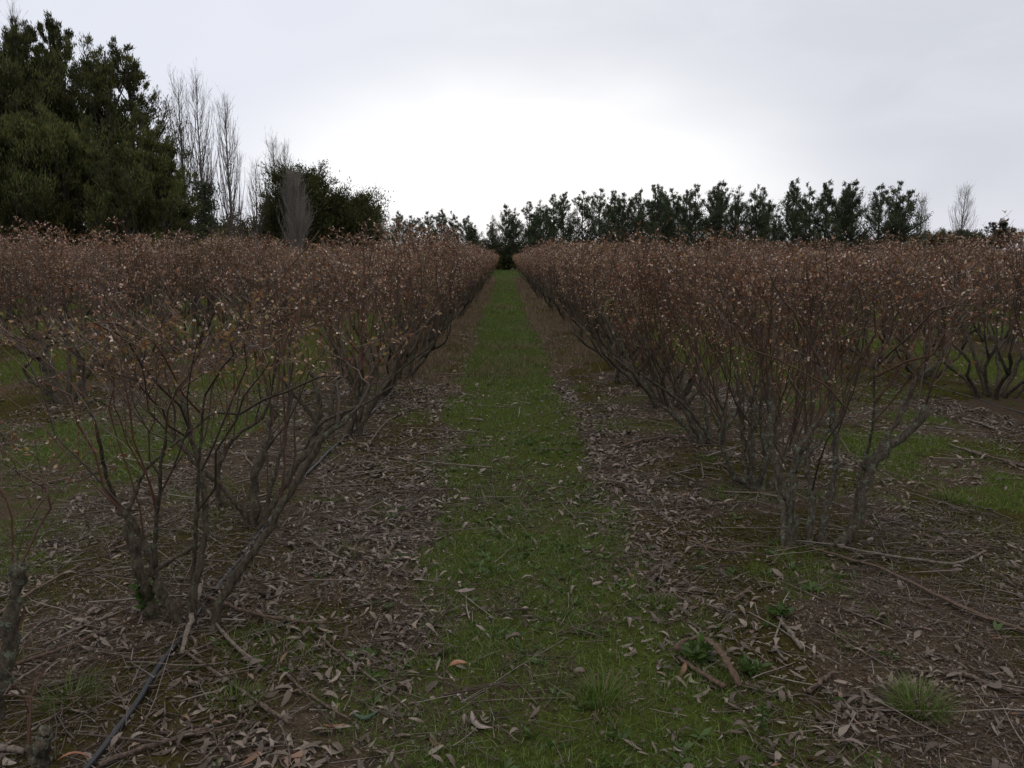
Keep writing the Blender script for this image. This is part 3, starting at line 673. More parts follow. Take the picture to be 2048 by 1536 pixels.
pos_words = ['leftmost', 'second', 'third', 'fourth', 'fifth', 'sixth', 'seventh', 'eighth', 'ninth', 'tenth', 'eleventh', 'twelfth', 'thirteenth', 'fourteenth', 'fifteenth', 'sixteenth', 'seventeenth', 'eighteenth', 'nineteenth', 'twentieth', 'twenty-first', 'twenty-second', 'twenty-third', 'twenty-fourth']
secs = {'a': [], 'b': [], 'c': []}
for q in wb: secs['a' if q[0] < 970 else ('b' if q[0] < 1575 else 'c')].append(q)
nm = {'a': 'the short line left of the path end', 'b': 'the long line right of the path end', 'c': 'the separate taller clump further right'}
for key, lst in secs.items():
    lst.sort()
    for i, (px, py, Y_) in enumerate(lst):
        top = PY(px, py, Y_); pi = rng.randint(0, 6); e = wprot[pi]
        if pi in used: e = copy_tree(e)
        used.add(pi); s_ = top[2]/9.5; wd = s_*(1.0+.25*rng.rand()); wd = max(wd*.88, .82)*(1.05 if key == 'c' else 1.0)
        place(e, (top[0], Y_, 0), rng.rand()*6.28, (wd, wd, s_), 'grey-green windbreak tree, '+(pos_words[i]+' from the left' if i else 'leftmost')+' in '+nm[key], WG); e['category'] = 'tree'
# shrubs closing the end of the path, low hedge and distant trees
sp = [tree_mesh(95+i, 3.2, dome(1.7), 60, 7, 30, (.18, .08), .4, .08, .0, 3, .5) for i in range(2)]
sprot = [make_tree('evergreen_shrub', (0, 0, 0), m_, 'cypress', 'x') for m_ in sp]; used = set()
shr = [(985, 492, 97, 1.1, 'dark evergreen shrub at the left of the path end'), (1014, 488, 98, 1.2, 'dark evergreen shrub closing the end of the grass path'), (1046, 486, 97, 1.1, 'dark evergreen shrub at the right of the path end'),
       (962, 478, 99, 1.3, 'dark shrub beneath the short left windbreak line, just left of the path end'), (1075, 480, 99, 1.2, 'dark shrub beneath the long windbreak line, just right of the path end'),
       (425, 432, 75, 2.2, 'distant round dark tree behind the tall bare poplars'), (462, 440, 80, 2.0, 'distant low dark tree right of the tall bare poplars'), (490, 452, 85, 2.0, 'distant low dark tree left of the olive-green evergreen')]
for i in range(11): shr.append((1838+i*12, 468-4*(i % 3), 95, 1.0, 'low dark shrub, '+(pos_words[i]+' from the left' if i else 'leftmost')+' in the hedge below the two right poplars'))
for i in range(13): shr.append((1110+i*55, 474+4*(i % 2), 101, 1.5, 'dark undergrowth shrub under the windbreak, '+(pos_words[i]+' from the left' if i else 'leftmost')+' of those right of the path'))
for i, (px, py, Y_, wx, lab) in enumerate(shr):
    top = PY(px, py, Y_); pi = i % 2; e = sprot[pi]
    if pi in used: e = copy_tree(e)
    used.add(pi); s_ = top[2]/3.2
    place(e, (top[0], Y_, 0), rng.rand()*6.28, (wx, wx, s_), lab, 'dark evergreen shrubs in the background'); e['category'] = 'shrub'
top = PY(1998, 442, 105)
ms = tree_mesh(99, top[2], dome(2.6), 50, 8, 30, (.30, .14), .3, .2, .45, 2, .35, gap=.15)
make_tree('broad_tree', (top[0], 105, 0), ms, 'gum', 'round-crowned broad tree alone at the right edge of the horizon')
# poplars
def poplar(seed, H, rw, nb=110, dense=5, r=.13, ivy=0.0):
    rng = np.random.RandomState(seed); tr, cr, iv = MB(), MB(), MB(); K = 14; s_ = np.linspace(0, 1, K)
    P = np.stack([.03*np.cumsum(rng.normal(size=K)), .03*np.cumsum(rng.normal(size=K)), H*s_-.2], 1); P[0, :2] = 0
    tr.tubes(P, r*(1-.93*s_)+.004, 8)
    ti = .12+.84*np.linspace(0, 1, nb)+rng.normal(size=nb)*.01; b, tg = sample(np.repeat(P[None], nb, 0), ti)
    az_ = rng.rand(nb)*6.28; L = H*.32*(.45+.75*rng.rand(nb))*np.clip(1.12-ti, .12, 1)*1.2; spread = rw*1.55*(.45+.6*rng.rand(nb))*np.clip((1.03-ti)/.6, .05, 1)**.8*np.clip((ti+.04)/.36, .3, 1)
    q = np.linspace(0, 1, 7)[None, :, None]; out = np.stack([np.cos(az_), np.sin(az_), np.zeros(nb)], 1)
    B = b[:, None]+out[:, None]*(spread[:, None, None]*(1-(1-q)**1.8))+np.array([0, 0, 1])*L[:, None, None]*(q*.75+.25*q**2)*1.35+wobble(rng, nb, 7, .10)
    cr.tubes(B, (.008+.006*L)[:, None]*(1-.8*q[..., 0]), 4)
    n2 = nb*dense; i2 = np.repeat(np.arange(nb), dense); t2 = .2+.75*rng.rand(n2); b2, tg2 = sample(B[i2], t2)
    d2 = norm(tg2*.9+rng.normal(size=(n2, 3))*.30+[0, 0, .35]); L2 = (.3+.9*rng.rand(n2)); q3 = np.linspace(0, 1, 4)[None, :, None]
    P2 = b2[:, None]+d2[:, None]*L2[:, None, None]*q3+wobble(rng, n2, 4, .03); cr.tubes(P2, (.0065*np.ones(n2))[:, None]*(1-.6*q3[..., 0]), 3)
    n3 = n2; i3 = np.repeat(np.arange(n2), 1); b3, tg3 = sample(P2[i3], .2+.7*rng.rand(n3)); d3 = norm(tg3+rng.normal(size=(n3, 3))*.35+[0, 0, .3])
    P3 = b3[:, None]+d3[:, None]*(.2+.35*rng.rand(n3))[:, None, None]*q3; cr.tubes(P3, (.0055*np.ones(n3))[:, None]*(1-.5*q3[..., 0]), 3)
    k_ = H/np.percentile(np.concatenate([v[:, 2] for v in cr.v]), 99.0)
    for mb in (tr, cr):
        for v in mb.v: v[:, 2] *= k_
    if ivy:
        n = int(2600*ivy); t4 = rng.rand(n); b4 = np.stack([rng.normal(size=n)*.38, rng.normal(size=n)*.38, H*(.18+.30*t4)], 1); b4 += np.sin(t4*23)[:, None]*[.25, .1, 0]
        iv.leaves(b4, rng.normal(size=(n, 3)), .17, .13, rng)
    return tr, cr, iv
PG = 'bare lombardy poplars'
pops = [(350, 132, 55, 1.0, 1.0, 0, 'tall bare poplar nearest the dark conifers, slightly left of the ivy-clad one'),
        (388, 128, 54, 1.25, 1.3, 1.0, 'tall bare poplar with a dark ivy mass halfway up its trunk'),
        (450, 180, 52, 1.05, 1.0, 0, 'tall slender bare poplar standing alone against the sky'),
        (504, 312, 60, .7, .6, 0, 'small thin bare poplar between the lone slender poplar and the middle clump'),
        (480, 395, 62, .6, .5, 0, 'shortest bare poplar, between the lone slender one and the small thin one'),
        (543, 262, 62, 1.0, 1.2, 0, 'bare poplar with the highest tip beside the middle evergreens'),
        (572, 276, 64, 1.0, 1.3, 0, 'bare poplar just right of the highest one beside the middle evergreens'),
        (590, 334, 56, .95, 4.1, 0, 'dense pale grey poplar in front of the round dark evergreen'),
        (318, 250, 60, .8, .7, 0, 'thin bare poplar showing behind the out-sticking conifer branch'),
        (14, -20, 46, .8, .15, 0, 'bare grey poplar rising above the conifers at the left edge'),
        (30, 12, 43, .5, .1, 0, 'thin grey poplar tip rising just above the ragged conifer near the left edge'),
        (415, 330, 60, .6, .8, 0, 'thin bare poplar between the ivy-clad poplar and the lone slender one'),
        (1850, 384, 84, .7, 1.5, .5, 'left one of two bare poplars at the right horizon, dark ivy on its trunk'),
        (1932, 364, 86, 1.25, 1.6, .9, 'right one of two bare poplars at the right horizon, green ivy at its foot')]
for i, (px, py, Y_, rw, dn, ivy, lab) in enumerate(pops):
    top = PY(px, py, Y_); H = top[2]/1.03; tr, cr, iv = poplar(200+i, H, rw*.8, int(54+42*dn), int(3+1*dn), .08+.004*H, ivy)
    e = empty('poplar_tree', (top[0], Y_, 0)); tr.build('trunk', M['poplar'], e, smooth=True); cr.build('branches', M['poplar_pale' if dn > 4 else 'poplar_twig'], e)
    if ivy: iv.build('ivy', M['pine'], e)
    tag(e, lab, 'tree', PG)

# ------------------------------------------------------------------ ground cover
rg = np.random.RandomState(77)
def scatter(n, xr, yr, mask, pw=1.0, rng=rg):
    x = xr[0]+(xr[1]-xr[0])*rng.rand(n); y = yr[0]+(yr[1]-yr[0])*rng.rand(n)**pw
    k = rng.rand(n) < mask(x, y); return x[k], y[k]
def wedge(x, y): return (x > -.72*y-.5) & (x < .70*y+.5)
gb = MB()
def add_grass(n, xr, yr, L, Wd, mask, mb=gb, lean=.45, mi=0, rng=rg):
    x, y = scatter(n, xr, yr, lambda a, b_: mask(a, b_)*wedge(a, b_)); z = hgt(x, y); N = len(x)
    D = np.stack([rng.normal(size=N)*lean, rng.normal(size=N)*lean, np.ones(N)], 1)
    mb.blades(np.stack([x, y, z-.003], 1), D, L*(.4+.9*rng.rand(N)), Wd*(.6+.7*rng.rand(N)), rng, mi)
gmask = lambda x, y: m_grass(x, y)**1.3*(.35+.65*sst(fbm(x, y, 5, 2, 33), .35, .6))
add_grass(150000, (-3.0, 3.2), (2.0, 4.6), .042, .0030, gmask, lean=.6)
add_grass(150000, (-4.8, 4.8), (4.6, 9), .045, .0042, gmask, lean=.55)
add_grass(60000, (-.9, 1.1), (9, 20), .05, .007, gmask)
add_grass(30000, (-.9, 1.1), (20, 60), .06, .018, gmask)
add_grass(12000, (-1.4, 1.5), (58, 97), .10, .04, lambda a, b_: np.ones_like(a))
add_grass(90000, (-13, 14), (9, 22), .06, .009, gmask)
add_grass(40000, (-2.0, 3.0), (2.0, 4.8), .075, .0020, lambda a, b_: np.clip(m_grass(a, b_)+.12, 0, 1)*sst(fbm(a, b_, 3.1, 3, 44), .46, .62), lean=.8)
add_grass(30000, (-4.8, 4.8), (4.8, 8), .075, .003, lambda a, b_: np.clip(m_grass(a, b_)+.08, 0, 1)*sst(fbm(a, b_, 3.1, 3, 44), .46, .62), lean=.8)
gb.build('grass', M['grass']); tag(bpy.data.objects['grass'], 'short green grass along the path and between the bush rows', 'grass', kind='stuff')
mo = MB(); mmask = lambda x, y: np.clip(m_moss(x, y)+.35*(x > 1)*(y < 4), 0, 1)*(1-.7*m_grass(x, y))
add_grass(200000, (-3.2, 3.6), (2.0, 5.5), .013, .0035, mmask, mo, .7)
add_grass(80000, (-6, 7), (5.5, 10), .016, .006, mmask, mo, .7)
add_grass(120000, (-12, 13), (7, 18), .025, .012, mmask, mo, .7)
mo.build('moss', M['moss']); tag(bpy.data.objects['moss'], 'olive moss carpeting the beds under the bushes', 'moss', kind='stuff')
sw = MB(); smask = lambda x, y: m_straw(x, y)*.9
add_grass(60000, (-1.9, 1.9), (8, 22), .17, .0045, smask, sw, .45); add_grass(26000, (-1.9, 1.9), (22, 60), .22, .012, smask, sw, .4)
add_grass(16000, (-12, 13), (8, 22), .14, .006, smask, sw, .5)
dmask = lambda x, y: .9*sst(fbm(x, y, 2.6, 3, 120), .52, .66)*(1-.5*m_grass(x, y))
add_grass(42000, (-2.6, 3.0), (2.0, 6.5), .06, .0016, dmask, sw, 1.3)
sw.build('dry_grass', M['straw']); tag(bpy.data.objects['dry_grass'], 'tan dead grass and straw under the bushes beside the path', 'dry grass', kind='stuff')

def leaf_strips(mb, C0, ang, L, Wd, rng, tilt=.35, mi=0, curl=1.0):
    N = len(C0); K = 7; u = np.linspace(0, 1, K)[None, :]
    T = np.stack([np.cos(ang), np.sin(ang), rng.normal(size=N)*tilt], 1); T = norm(T); S = norm(np.cross(T, [0, 0, 1])+rng.normal(size=(N, 3))*.25); Nn = np.cross(S, T)
    bend = rng.normal(size=N)*.32*curl; side = rng.normal(size=N)*.25
    cen = C0[:, None]+T[:, None]*((u-.5)*L[:, None])[..., None]+Nn[:, None]*((bend*L)[:, None]*(.25-(u-.5)**2)*2)[..., None]+S[:, None]*((side*L)[:, None]*(u-.5)**2*4*.5)[..., None]
    wv = np.sin(np.clip(u*.94+.04, 0, 1)*PI)**.7*Wd[:, None]*.5*(1+.13*rng.normal(size=(N, K)))*rng.uniform(.75, 1.1, (N, 1))
    cu = (rng.rand(N)-.25)*1.1*curl
    Lf = cen+S[:, None]*wv[..., None]+Nn[:, None]*(wv*cu[:, None])[..., None]; Rt = cen-S[:, None]*wv[..., None]+Nn[:, None]*(wv*(cu*rng.uniform(.3, 1.2, N))[:, None])[..., None]
    v = np.stack([Lf, cen, Rt], 2)
    b = (np.arange(N)*K*3)[:, None, None]; r = (np.arange(K-1)*3)[None, :, None]; base = b+r
    f = np.concatenate([base+np.array([0, 1, 4, 3]), base+np.array([1, 2, 5, 4])], 1).reshape(-1, 4)
    mb.add(v, f, mi)
ll = MB()
def lmask(x, y):
    ax = np.abs(x); edge = np.where(x < 0, np.exp(-((x+.78)/.42)**2), np.exp(-((x-.92)/.30)**2))
    base_ = np.where(x > 1.2, .06, .15)+.9*edge+.3*sst(fbm(x, y, 1.6, 3, 150), .5, .65)
    far_edge = np.exp(-((np.abs(x-nearest(x, ROWS))-.7)/.35)**2)
    base_ = np.where(ax > 2.2, .25+.6*far_edge, base_)
    return np.clip(base_*(1-(.84-.18*sst(-y, -4.2, -2.8))*m_grass(x, y))*(1-.7*m_moss(x, y))*(.35+.65*sst(fbm(x, y, 3.3, 2, 180), .35, .6)), 0, 1)
def add_litter(n, xr, yr, L0, W0_):
    x, y = scatter(n, xr, yr, lambda a, b_: lmask(a, b_)*wedge(a, b_)); N = len(x); z = hgt(x, y)+.004+.018*rg.rand(N)**2
    sz = np.clip(np.exp(rg.normal(size=N)*.48), .35, 1.8); leaf_strips(ll, np.stack([x, y, z], 1), rg.rand(N)*6.28, L0*sz, W0_*sz*(.7+.6*rg.rand(N)), rg)
add_litter(40000, (-2.8, 3.0), (2.0, 4.8), .038, .0115)
add_litter(52000, (-4.8, 4.8), (4.8, 9), .040, .0145)
add_litter(34000, (-12, 13), (8, 18), .050, .020)
def dmask2(x, y): return np.clip((.3+.5*sst(fbm(x, y, 2.2, 3, 310), .4, .6))*(1-.85*m_grass(x, y))*(1-.5*m_moss(x, y)), 0, 1)
_lm = lmask; lmask = dmask2
add_litter(60000, (-2.8, 3.0), (2.0, 5), .011, .005); add_litter(40000, (-4.8, 4.8), (5, 10), .018, .008)
lmask = _lm
ll.build('leaf_litter', M['litter']); tag(bpy.data.objects['leaf_litter'], 'grey-brown dry fallen leaves strewn over the beds and path edges', 'leaf litter', kind='stuff')
tl_ = MB()
def add_tw(n, xr, yr, L0, r0):
    tm = lambda x, y: np.clip((.30+.7*sst(fbm(x, y, 1.4, 3, 210), .4, .62))*(1-.88*m_grass(x, y)), 0, 1)*wedge(x, y)
    x, y = scatter(n, xr, yr, tm); N = len(x); z = hgt(x, y)+.004+.02*rg.rand(N)**2; a = rg.rand(N)*PI; L = L0*np.exp(rg.normal(size=N)*.55)
    q = np.linspace(-.5, .5, 5)[None, :, None]; T = np.stack([np.cos(a), np.sin(a), rg.normal(size=N)*.06], 1)
    P = np.stack([x, y, z], 1)[:, None]+T[:, None]*L[:, None, None]*q+wobble(rg, N, 5, .035)*L[:, None, None]*[1, 1, .3]
    tl_.tubes(P, (r0*(.5+1.0*rg.rand(N)**2))[:, None]*np.linspace(1, .6, 5)[None], 4)
add_tw(16000, (-2.8, 3.0), (2.0, 5), .085, .0017); add_tw(2200, (-2.8, 3.0), (2.2, 6), .26, .0030); add_tw(12000, (-4.8, 4.8), (5, 10), .12, .0026); add_tw(500, (-4.8, 4.8), (5, 10), .35, .005)
tl_.build('twig_litter', M['twiglit']); tag(bpy.data.objects['twig_litter'], 'fine broken twigs strewn over the ground', 'twigs', kind='stuff')
# small weeds in the near grass
wd = MB()
x, y = scatter(1500, (-1.2, 2.2), (2.1, 6.5), lambda a, b_: np.clip(m_grass(a, b_)*.8*sst(fbm(a, b_, 2.4, 3, 260), .5, .62)+.03, 0, 1)*wedge(a, b_)); N = len(x)
for k in range(6):
    a = rg.rand(N)*6.28; Bp = np.stack([x, y, hgt(x, y)+.004], 1); Ls = .028+.03*rg.rand(N)
    wd.leaves(Bp, np.stack([np.cos(a), np.sin(a), .25+.35*rg.rand(N)], 1), Ls, Ls*.34, rg, 0, .1)
wd.build('low_weeds', M['weed']); tag(bpy.data.objects['low_weeds'], 'small broad-leaved green weeds mixed in the path grass', 'weeds', kind='stuff')

# ------------------------------------------------------------------ fallen sticks, bark, hose, tussocks, single leaves
def stick(name, pts, r0, r1, m_, lab, cat='stick', lift=0.0, group=None, flat=1.0, fork=0, seed=0, arch=0):
    rng = np.random.RandomState(seed+len(pts)*7+int(pts[0][0])); P = np.array([G(*p) for p in pts]); B = P[0].copy(); K = max(10, 5*len(pts))
    Q = smooth_poly(P, K); Q[:, 2] = np.maximum(Q[:, 2], hgt(Q[:, 0], Q[:, 1]))+r0*.8+lift+.010; s_ = np.linspace(0, 1, K)
    Q[:, 2] += arch*np.sin(s_*PI)
    Q[1:-1, :2] += rng.normal(size=(K-2, 2))*r0*.35; mb = MB(); n = 7
    r_ = np.linspace(r0, r1, K)*(1+.1*rng.normal(size=K)); mb.tubes(Q-B, r_, n, cap=True)
    if flat < 1:
        v = mb.v[0].reshape(K, n, 3); c_ = v.mean(1, keepdims=True); T = np.gradient(c_[:, 0], axis=0); v[..., 2] = c_[..., 2]+(v[..., 2]-c_[..., 2])*flat
        v[..., 2] += (np.abs(v-c_)[..., :2].sum(-1))*.5*(1-flat); mb.v[0] = v.reshape(-1, 3)
    for _ in range(fork):
        i = rng.randint(2, K-2); d = Q[i+1]-Q[i-1]; a = math.atan2(d[1], d[0])+rng.choice([-1, 1])*(.5+.4*rng.rand()); L = .08+.12*rng.rand()
        q = np.linspace(0, 1, 5)[:, None]; p = Q[i]-B+np.array([math.cos(a), math.sin(a), .12])*L*q; mb.tubes(p, np.linspace(r_[i]*.6, r_[i]*.25, 5), 5, cap=True)
    o = mb.build(name, M[m_], smooth=True); o.location = B; return tag(o, lab, cat, group)
SG = 'fallen sticks and bark on the ground'
S = [
 ('bark_strip', [(365, 1331), (384, 1258), (403, 1190)], .010, .011, 'stick_pale', 'curled pale bark strip leaning up against the foot of the nearest left bush', dict(flat=.6, lift=.03)),
 ('fallen_stick', [(415, 1207), (478, 1230), (540, 1248), (600, 1257), (676, 1257)], .010, .004, 'bark_red', 'reddish stick running right from the foot of the nearest left bush', dict(lift=.01)),
 ('fallen_stick', [(415, 1228), (456, 1286), (523, 1344)], .006, .009, 'stick_pale', 'stick with a pale thick lower end, right below the foot of the nearest left bush', {}),
 ('fallen_stick', [(369, 1311), (461, 1373), (581, 1456)], .007, .006, 'stick', 'straight brown stick slanting down right from the pale bark strip', dict(fork=1)),
 ('fallen_stick', [(21, 1340), (149, 1298), (278, 1240)], .008, .006, 'bark_red', 'long red-brown stick pointing at the nearest left bush, lower of two parallel ones', {}),
 ('fallen_stick', [(87, 1298), (174, 1257), (278, 1215)], .006, .004, 'stick_pale', 'thin pale stick, upper of two parallel ones left of the nearest left bush', {}),
 ('fallen_stick', [(8, 1390), (54, 1356), (95, 1331)], .007, .004, 'stick_pale', 'short pale curved stick near the left edge beside the cut lichen stem', {}),
 ('fallen_branch', [(199, 1540), (265, 1514), (373, 1481), (456, 1448)], .009, .005, 'stick', 'knobbly brown branch at the bottom left, crossing the black hose', dict(fork=2)),
 ('fallen_stick', [(568, 1352), (622, 1402), (701, 1448)], .006, .004, 'stick', 'grey-brown stick slanting down right in the leaf litter left of the path', {}),
 ('fallen_twig', [(253, 1340), (373, 1350), (460, 1340), (552, 1319)], .0025, .0018, 'stick_pale', 'thin white twig lying across the black hose', dict(lift=.02)),
 ('fallen_twig', [(407, 1535), (460, 1480), (514, 1423), (548, 1370), (556, 1336)], .0035, .002, 'stick', 'thin curved dark twig at the bottom between hose and path', dict(lift=.01, fork=1)),
 ('fallen_stick', [(622, 1269), (672, 1307), (740, 1360), (822, 1431)], .006, .004, 'stick', 'long grey stick running down to the path edge through pale leaf litter', dict(fork=1)),
 ('bark_strip', [(216, 1112), (295, 1075), (373, 1025)], .010, .006, 'bark_red', 'red-brown bark strip behind the nearest left bush', dict(flat=.5)),
 ('bark_strip', [(0, 1235), (75, 1182), (174, 1132)], .010, .007, 'bark_red', 'dark reddish bark strip at the left edge passing behind the cut lichen stem', dict(flat=.5)),
 ('fallen_twig', [(0, 1506), (95, 1449), (174, 1395)], .0045, .003, 'stick', 'thin straight twig above the sawn stump in the bottom left corner', {}),
 ('fallen_stick', [(0, 1506), (50, 1515)], .011, .010, 'stick_pale', 'stubby pale stick beside the sawn stump at the bottom left corner', {}),
 ('bark_strip', [(1616, 1101), (1691, 1122), (1793, 1156), (1895, 1210), (1981, 1248), (2050, 1270)], .008, .014, 'bark_red', 'very long brown bark strip running from the nearest right bush to the right edge', dict(flat=.45)),
 ('fallen_branch', [(1674, 1101), (1776, 1122), (1861, 1132), (1912, 1140), (1970, 1111)], .006, .007, 'stick_pale', 'pale crooked branch with an upturned end above the very long bark strip', dict(lift=.01)),
 ('bark_strip', [(1350, 1312), (1377, 1299), (1411, 1316), (1439, 1343), (1480, 1383)], .012, .013, 'bark_red', 'arched red-brown bark curl standing up from the grass near the bottom right', dict(flat=.5, arch=.06)),
 ('bark_strip', [(1357, 1323), (1398, 1353), (1449, 1383)], .009, .012, 'bark_red', 'rolled orange-brown bark piece lying inside the arched bark curl', dict(flat=.7)),
 ('fallen_stick', [(1721, 1340), (1844, 1350), (1929, 1353), (1980, 1377), (2050, 1393)], .003, .008, 'stick', 'dark stick behind the big grass tussock, reaching the right edge', {}),
 ('fallen_stick', [(1616, 1394), (1645, 1368), (1670, 1350)], .010, .006, 'stick', 'short thick brown stick left of the big grass tussock', {}),
 ('fallen_twig', [(1480, 1377), (1554, 1394), (1623, 1394), (1657, 1432)], .003, .002, 'stick', 'thin dark bent twig between the arched bark curl and the short thick stick', {}),
 ('bark_strip', [(1469, 1207), (1485, 1193), (1500, 1181)], .009, .006, 'bark_red', 'small dark bark flake among dry leaves above the arched bark curl', dict(flat=.5)),
 ('fallen_stick', [(1551, 1234), (1580, 1270), (1604, 1304)], .006, .010, 'stick_pale', 'short pale-ended stick between the arched bark curl and the nearest right bush', {}),
 ('bark_strip', [(1377, 1087), (1415, 1102), (1452, 1111), (1490, 1100)], .010, .005, 'bark_red', 'orange-brown bark splinter between the grass path and the nearest right bush', dict(flat=.4)),
 ('bark_strip', [(1242, 899), (1291, 883), (1371, 877), (1440, 892)], .016, .008, 'bark_red', 'orange-brown bark strip at the foot of the third right bush', dict(flat=.4)),
 ('fallen_stick', [(1237, 1022), (1313, 1026), (1394, 1017), (1499, 1007)], .006, .003, 'stick', 'long thin brown stick lying across the litter right of the path', {}),
 ('bark_strip', [(1445, 987), (1504, 989), (1560, 999)], .005, .011, 'stick_pale', 'tapering grey bark strip between the two nearest right bushes', dict(flat=.5)),
 ('fallen_stick', [(1898, 893), (1953, 912), (2050, 938)], .009, .010, 'stick', 'grey straight pole on the grass at the right edge, behind the nearest right bush', {}),
 ('fallen_stick', [(1926, 842), (1950, 848), (1988, 862)], .014, .010, 'stick_pale', 'short pale stick on moss in the second row at the right edge', {}),
 ('fallen_twig', [(741, 906), (800, 908), (858, 905)], .006, .003, 'stick', 'straight twig pointing at the path in front of the third left bush', {}),
 ('fallen_branch', [(741, 888), (767, 849), (800, 830), (842, 815)], .006, .005, 'stick_pale', 'crooked pale branch on litter right of the third left bush', dict(fork=1)),
 ('fallen_twig', [(980, 1048), (1005, 1072), (1030, 1090)], .005, .003, 'stick_pale', 'short pale twig lying in the middle of the grass path', {}),
 ('fallen_twig', [(1136, 1190), (1138, 1228), (1120, 1256)], .003, .0018, 'stick_pale', 'thin white grass stalk lying in the middle of the near path', {}),
 ('fallen_stick', [(1640, 1000), (1710, 1030), (1800, 1048)], .008, .005, 'stick', 'dark stick behind the stems of the nearest right bush', {}),
 ('fallen_stick', [(1780, 1100), (1900, 1112), (1990, 1100)], .004, .003, 'bark_red', 'thin red-brown twig right of the nearest right bush', {}),
 ('fallen_stick', [(1340, 1060), (1375, 1080), (1420, 1060)], .004, .003, 'stick', 'small curved brown twig on litter right of the path', {}),
 ('fallen_stick', [(620, 1085), (660, 1115), (705, 1130)], .009, .006, 'stick_pale', 'grey stick end right of the nearest left bush, beside a small green tuft', {}),
 ('fallen_stick', [(500, 1240), (420, 1300), (300, 1330), (200, 1310)], .005, .004, 'stick', 'brown stick passing below the foot of the nearest left bush', {})]
for n_, pts, r0, r1, m_, lab, kw in S: stick(n_, pts, r0, r1, m_, lab, 'bark' if n_ == 'bark_strip' else ('branch' if n_ == 'fallen_branch' else ('twig' if n_ == 'fallen_twig' else 'stick')), group=SG, **kw)

def hose(x0, y0, y1, lab, seed, r=.011):
    rng = np.random.RandomState(seed); K = 260; y = np.linspace(y0, y1, K); x = x0+.06*np.sin(y*.9)+.05*(fbm(y, y*0, .6, 2, seed)-.5)
    z = hgt(x, y)+.007+.030*(fbm(y, y*0+3, 1.6, 2, seed)-.5); mb = MB(); mb.tubes(np.stack([x-x0, y-y0, z], 1), np.full(K, r), 10, cap=True)
    o = mb.build('irrigation_hose', M['hose'], smooth=True); o.location = (x0, y0, 0); tag(o, lab, 'hose', 'irrigation hoses along the rows')
hose(-1.30, 1.6, 8.5, 'black irrigation hose under the left bush row, running out of the bottom of the view', 3, .0105)
hose(4.98, 6.2, 12, 'thin dark irrigation hose along the second row on the right', 5, .007)

def tussock(px, py, n, L, W_, lab, m_='grass', lean=.7, name='grass_tussock', rad=.08):
    B = G(px, py); rng = np.random.RandomState(int(px)); a = rng.rand(n)*6.28; r_ = rad*np.sqrt(rng.rand(n)); mb = MB()
    D = np.stack([np.cos(a)*lean*rng.rand(n), np.sin(a)*lean*rng.rand(n), np.ones(n)], 1)
    mb.blades(np.stack([np.cos(a)*r_, np.sin(a)*r_, -.01+0*a], 1), D, L*(.5+.7*rng.rand(n)), W_, rng, 0, .4)
    k2 = n//3; a = rng.rand(k2)*6.28; r_ = rad*1.3*np.sqrt(rng.rand(k2)); mb.blades(np.stack([np.cos(a)*r_, np.sin(a)*r_, 0*a], 1), np.stack([np.cos(a)*1.5, np.sin(a)*1.5, .5+rng.rand(k2)], 1), L*(.5+.6*rng.rand(k2)), W_*.8, rng, 1, .3)
    o = mb.build(name, [M[m_], M['straw']]); o.location = B; return tag(o, lab, 'grass tuft', 'grass tussocks in the foreground')
tussock(140, 1400, 240, .10, .0022, 'fine grass tussock at the lower left between the sawn stump and the hose', lean=1.3)
tussock(470, 1405, 260, .085, .0022, 'fine grass tussock just right of the black hose', lean=1.0)
tussock(1840, 1420, 460, .12, .0026, 'big spiky grass tussock at the lower right', lean=1.3, rad=.07)
tussock(692, 1108, 90, .07, .003, 'small bright green tuft right of the nearest left bush', lean=.9)
tussock(1325, 1215, 200, .08, .003, 'bright green tuft at the right edge of the near path', lean=.6, rad=.06)
tussock(1200, 1400, 260, .10, .0028, 'dark green tuft in the middle of the near path at the bottom', lean=.9, rad=.07)
tussock(1710, 1290, 90, .05, .0025, 'small pale tuft on moss below the very long bark strip', lean=1.0)
tussock(1900, 1000, 220, .08, .004, 'green tuft on the grass right of the nearest right bush', lean=.8, rad=.10)
# leafy weeds
def weed(px, py, h, n, Ls, lab, name='leafy_weed', spread=.3):
    B = G(px, py); rng = np.random.RandomState(int(px+py)); e = empty(name, B); st, lf = MB(), MB(); ns = 4 if spread > .1 else 1
    for k in range(ns):
        a = rng.rand()*6.28; q = np.linspace(0, 1, 7)[:, None]; P = np.array([math.cos(a)*spread*h, math.sin(a)*spread*h, h*(.7+.3*rng.rand())])*q; P += rng.normal(size=P.shape)*.003; P[0] = (0, 0, -.01)
        st.tubes(P, np.linspace(.003, .0015, 7), 5); b4, tg = sample(np.repeat(P[None], n, 0), .15+.85*rng.rand(n)); D = rng.normal(size=(n, 3)); D[:, 2] = .3+.3*np.abs(D[:, 2]); lf.leaves(b4, D, Ls*(.6+.6*rng.rand(n)), Ls*.4, rng, 0, .12)
    st.build('stem', M['weed'], e); lf.build('leaves', M['weed'], e); return tag(e, lab, 'weed', 'leafy weeds')
weed(296, 1235, .14, 26, .045, 'dark leafy green weed climbing the foot of the nearest left bush')
weed(1525, 1470, .13, 34, .03, 'narrow upright green weed in the grass at the bottom right', spread=.05)
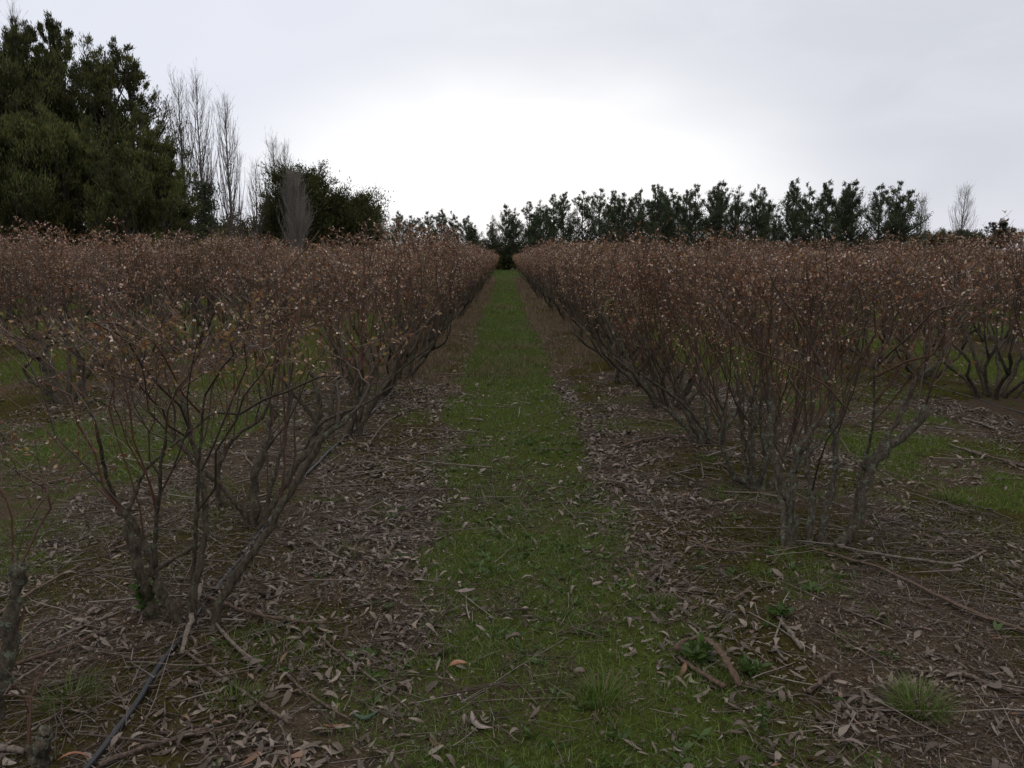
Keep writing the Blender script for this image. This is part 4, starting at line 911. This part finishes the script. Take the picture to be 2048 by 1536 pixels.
weed(1400, 1325, .06, 16, .06, 'broad-bladed green weed under the arched bark curl', spread=.6)
weed(1560, 1235, .05, 12, .05, 'small green weed beside the short pale-ended stick', spread=.6)
weed(1500, 1350, .05, 14, .045, 'low green weed just right of the arched bark curl', spread=.7)
def one_leaf(px, py, L, W_, ang, m_, lab, seed=1):
    rng = np.random.RandomState(seed); B = G(px, py); mb = MB(); leaf_strips(mb, np.array([[0, 0, .022]]), np.array([ang]), np.array([L]), np.array([W_]), rng, .1); o = mb.build('fallen_leaf', M[m_], smooth=True); o.location = B
    sm = o.modifiers.new('t', 'SOLIDIFY'); sm.thickness = .0012; return tag(o, lab, 'leaf', 'single large fallen leaves')
one_leaf(730, 1438, .085, .045, .1, 'lgreen', 'fallen blue-green leaf left of the path at the bottom', 2)
one_leaf(668, 1463, .085, .013, -.25, 'lorange', 'narrow orange leaf left of the blue-green leaf', 3)
one_leaf(955, 1455, .12, .04, -.9, 'lpale', 'largest pale dry leaf at the bottom of the path', 4)
one_leaf(915, 1335, .07, .03, .2, 'lorange', 'light orange-brown leaf at the left edge of the near path', 5)
one_leaf(1395, 1203, .10, .028, -.1, 'lpale', 'long pale dry leaf right of the bright green tuft', 6)
one_leaf(1715, 1128, .085, .03, -.5, 'lpale', 'pale curled leaf below the nearest right bush', 7)
one_leaf(1860, 1312, .06, .03, 1.2, 'lpale', 'pale upright leaf above the big spiky tussock', 8)
one_leaf(25, 1400, .08, .045, .1, 'lpale', 'wide crumpled pale leaf at the left edge', 9)
one_leaf(1475, 915, .045, .04, 1.2, 'lpale', 'small whitish leaf behind the second right bush', 10)
one_leaf(1194, 1175, .05, .022, .2, 'lpale', 'pale leaf lying in the right half of the near path', 11)
one_leaf(930, 1195, .10, .025, .1, 'lpale', 'pale ragged leaf on the left edge of the grass path', 12)
one_leaf(150, 1530, .09, .018, .2, 'lorange', 'rusty long leaf in the bottom left corner beside the stump', 13)
bpy.context.view_layer.update()
print('bushes', len(ind), 'far', len(far), 'grass', len(gb.f[0][0]))
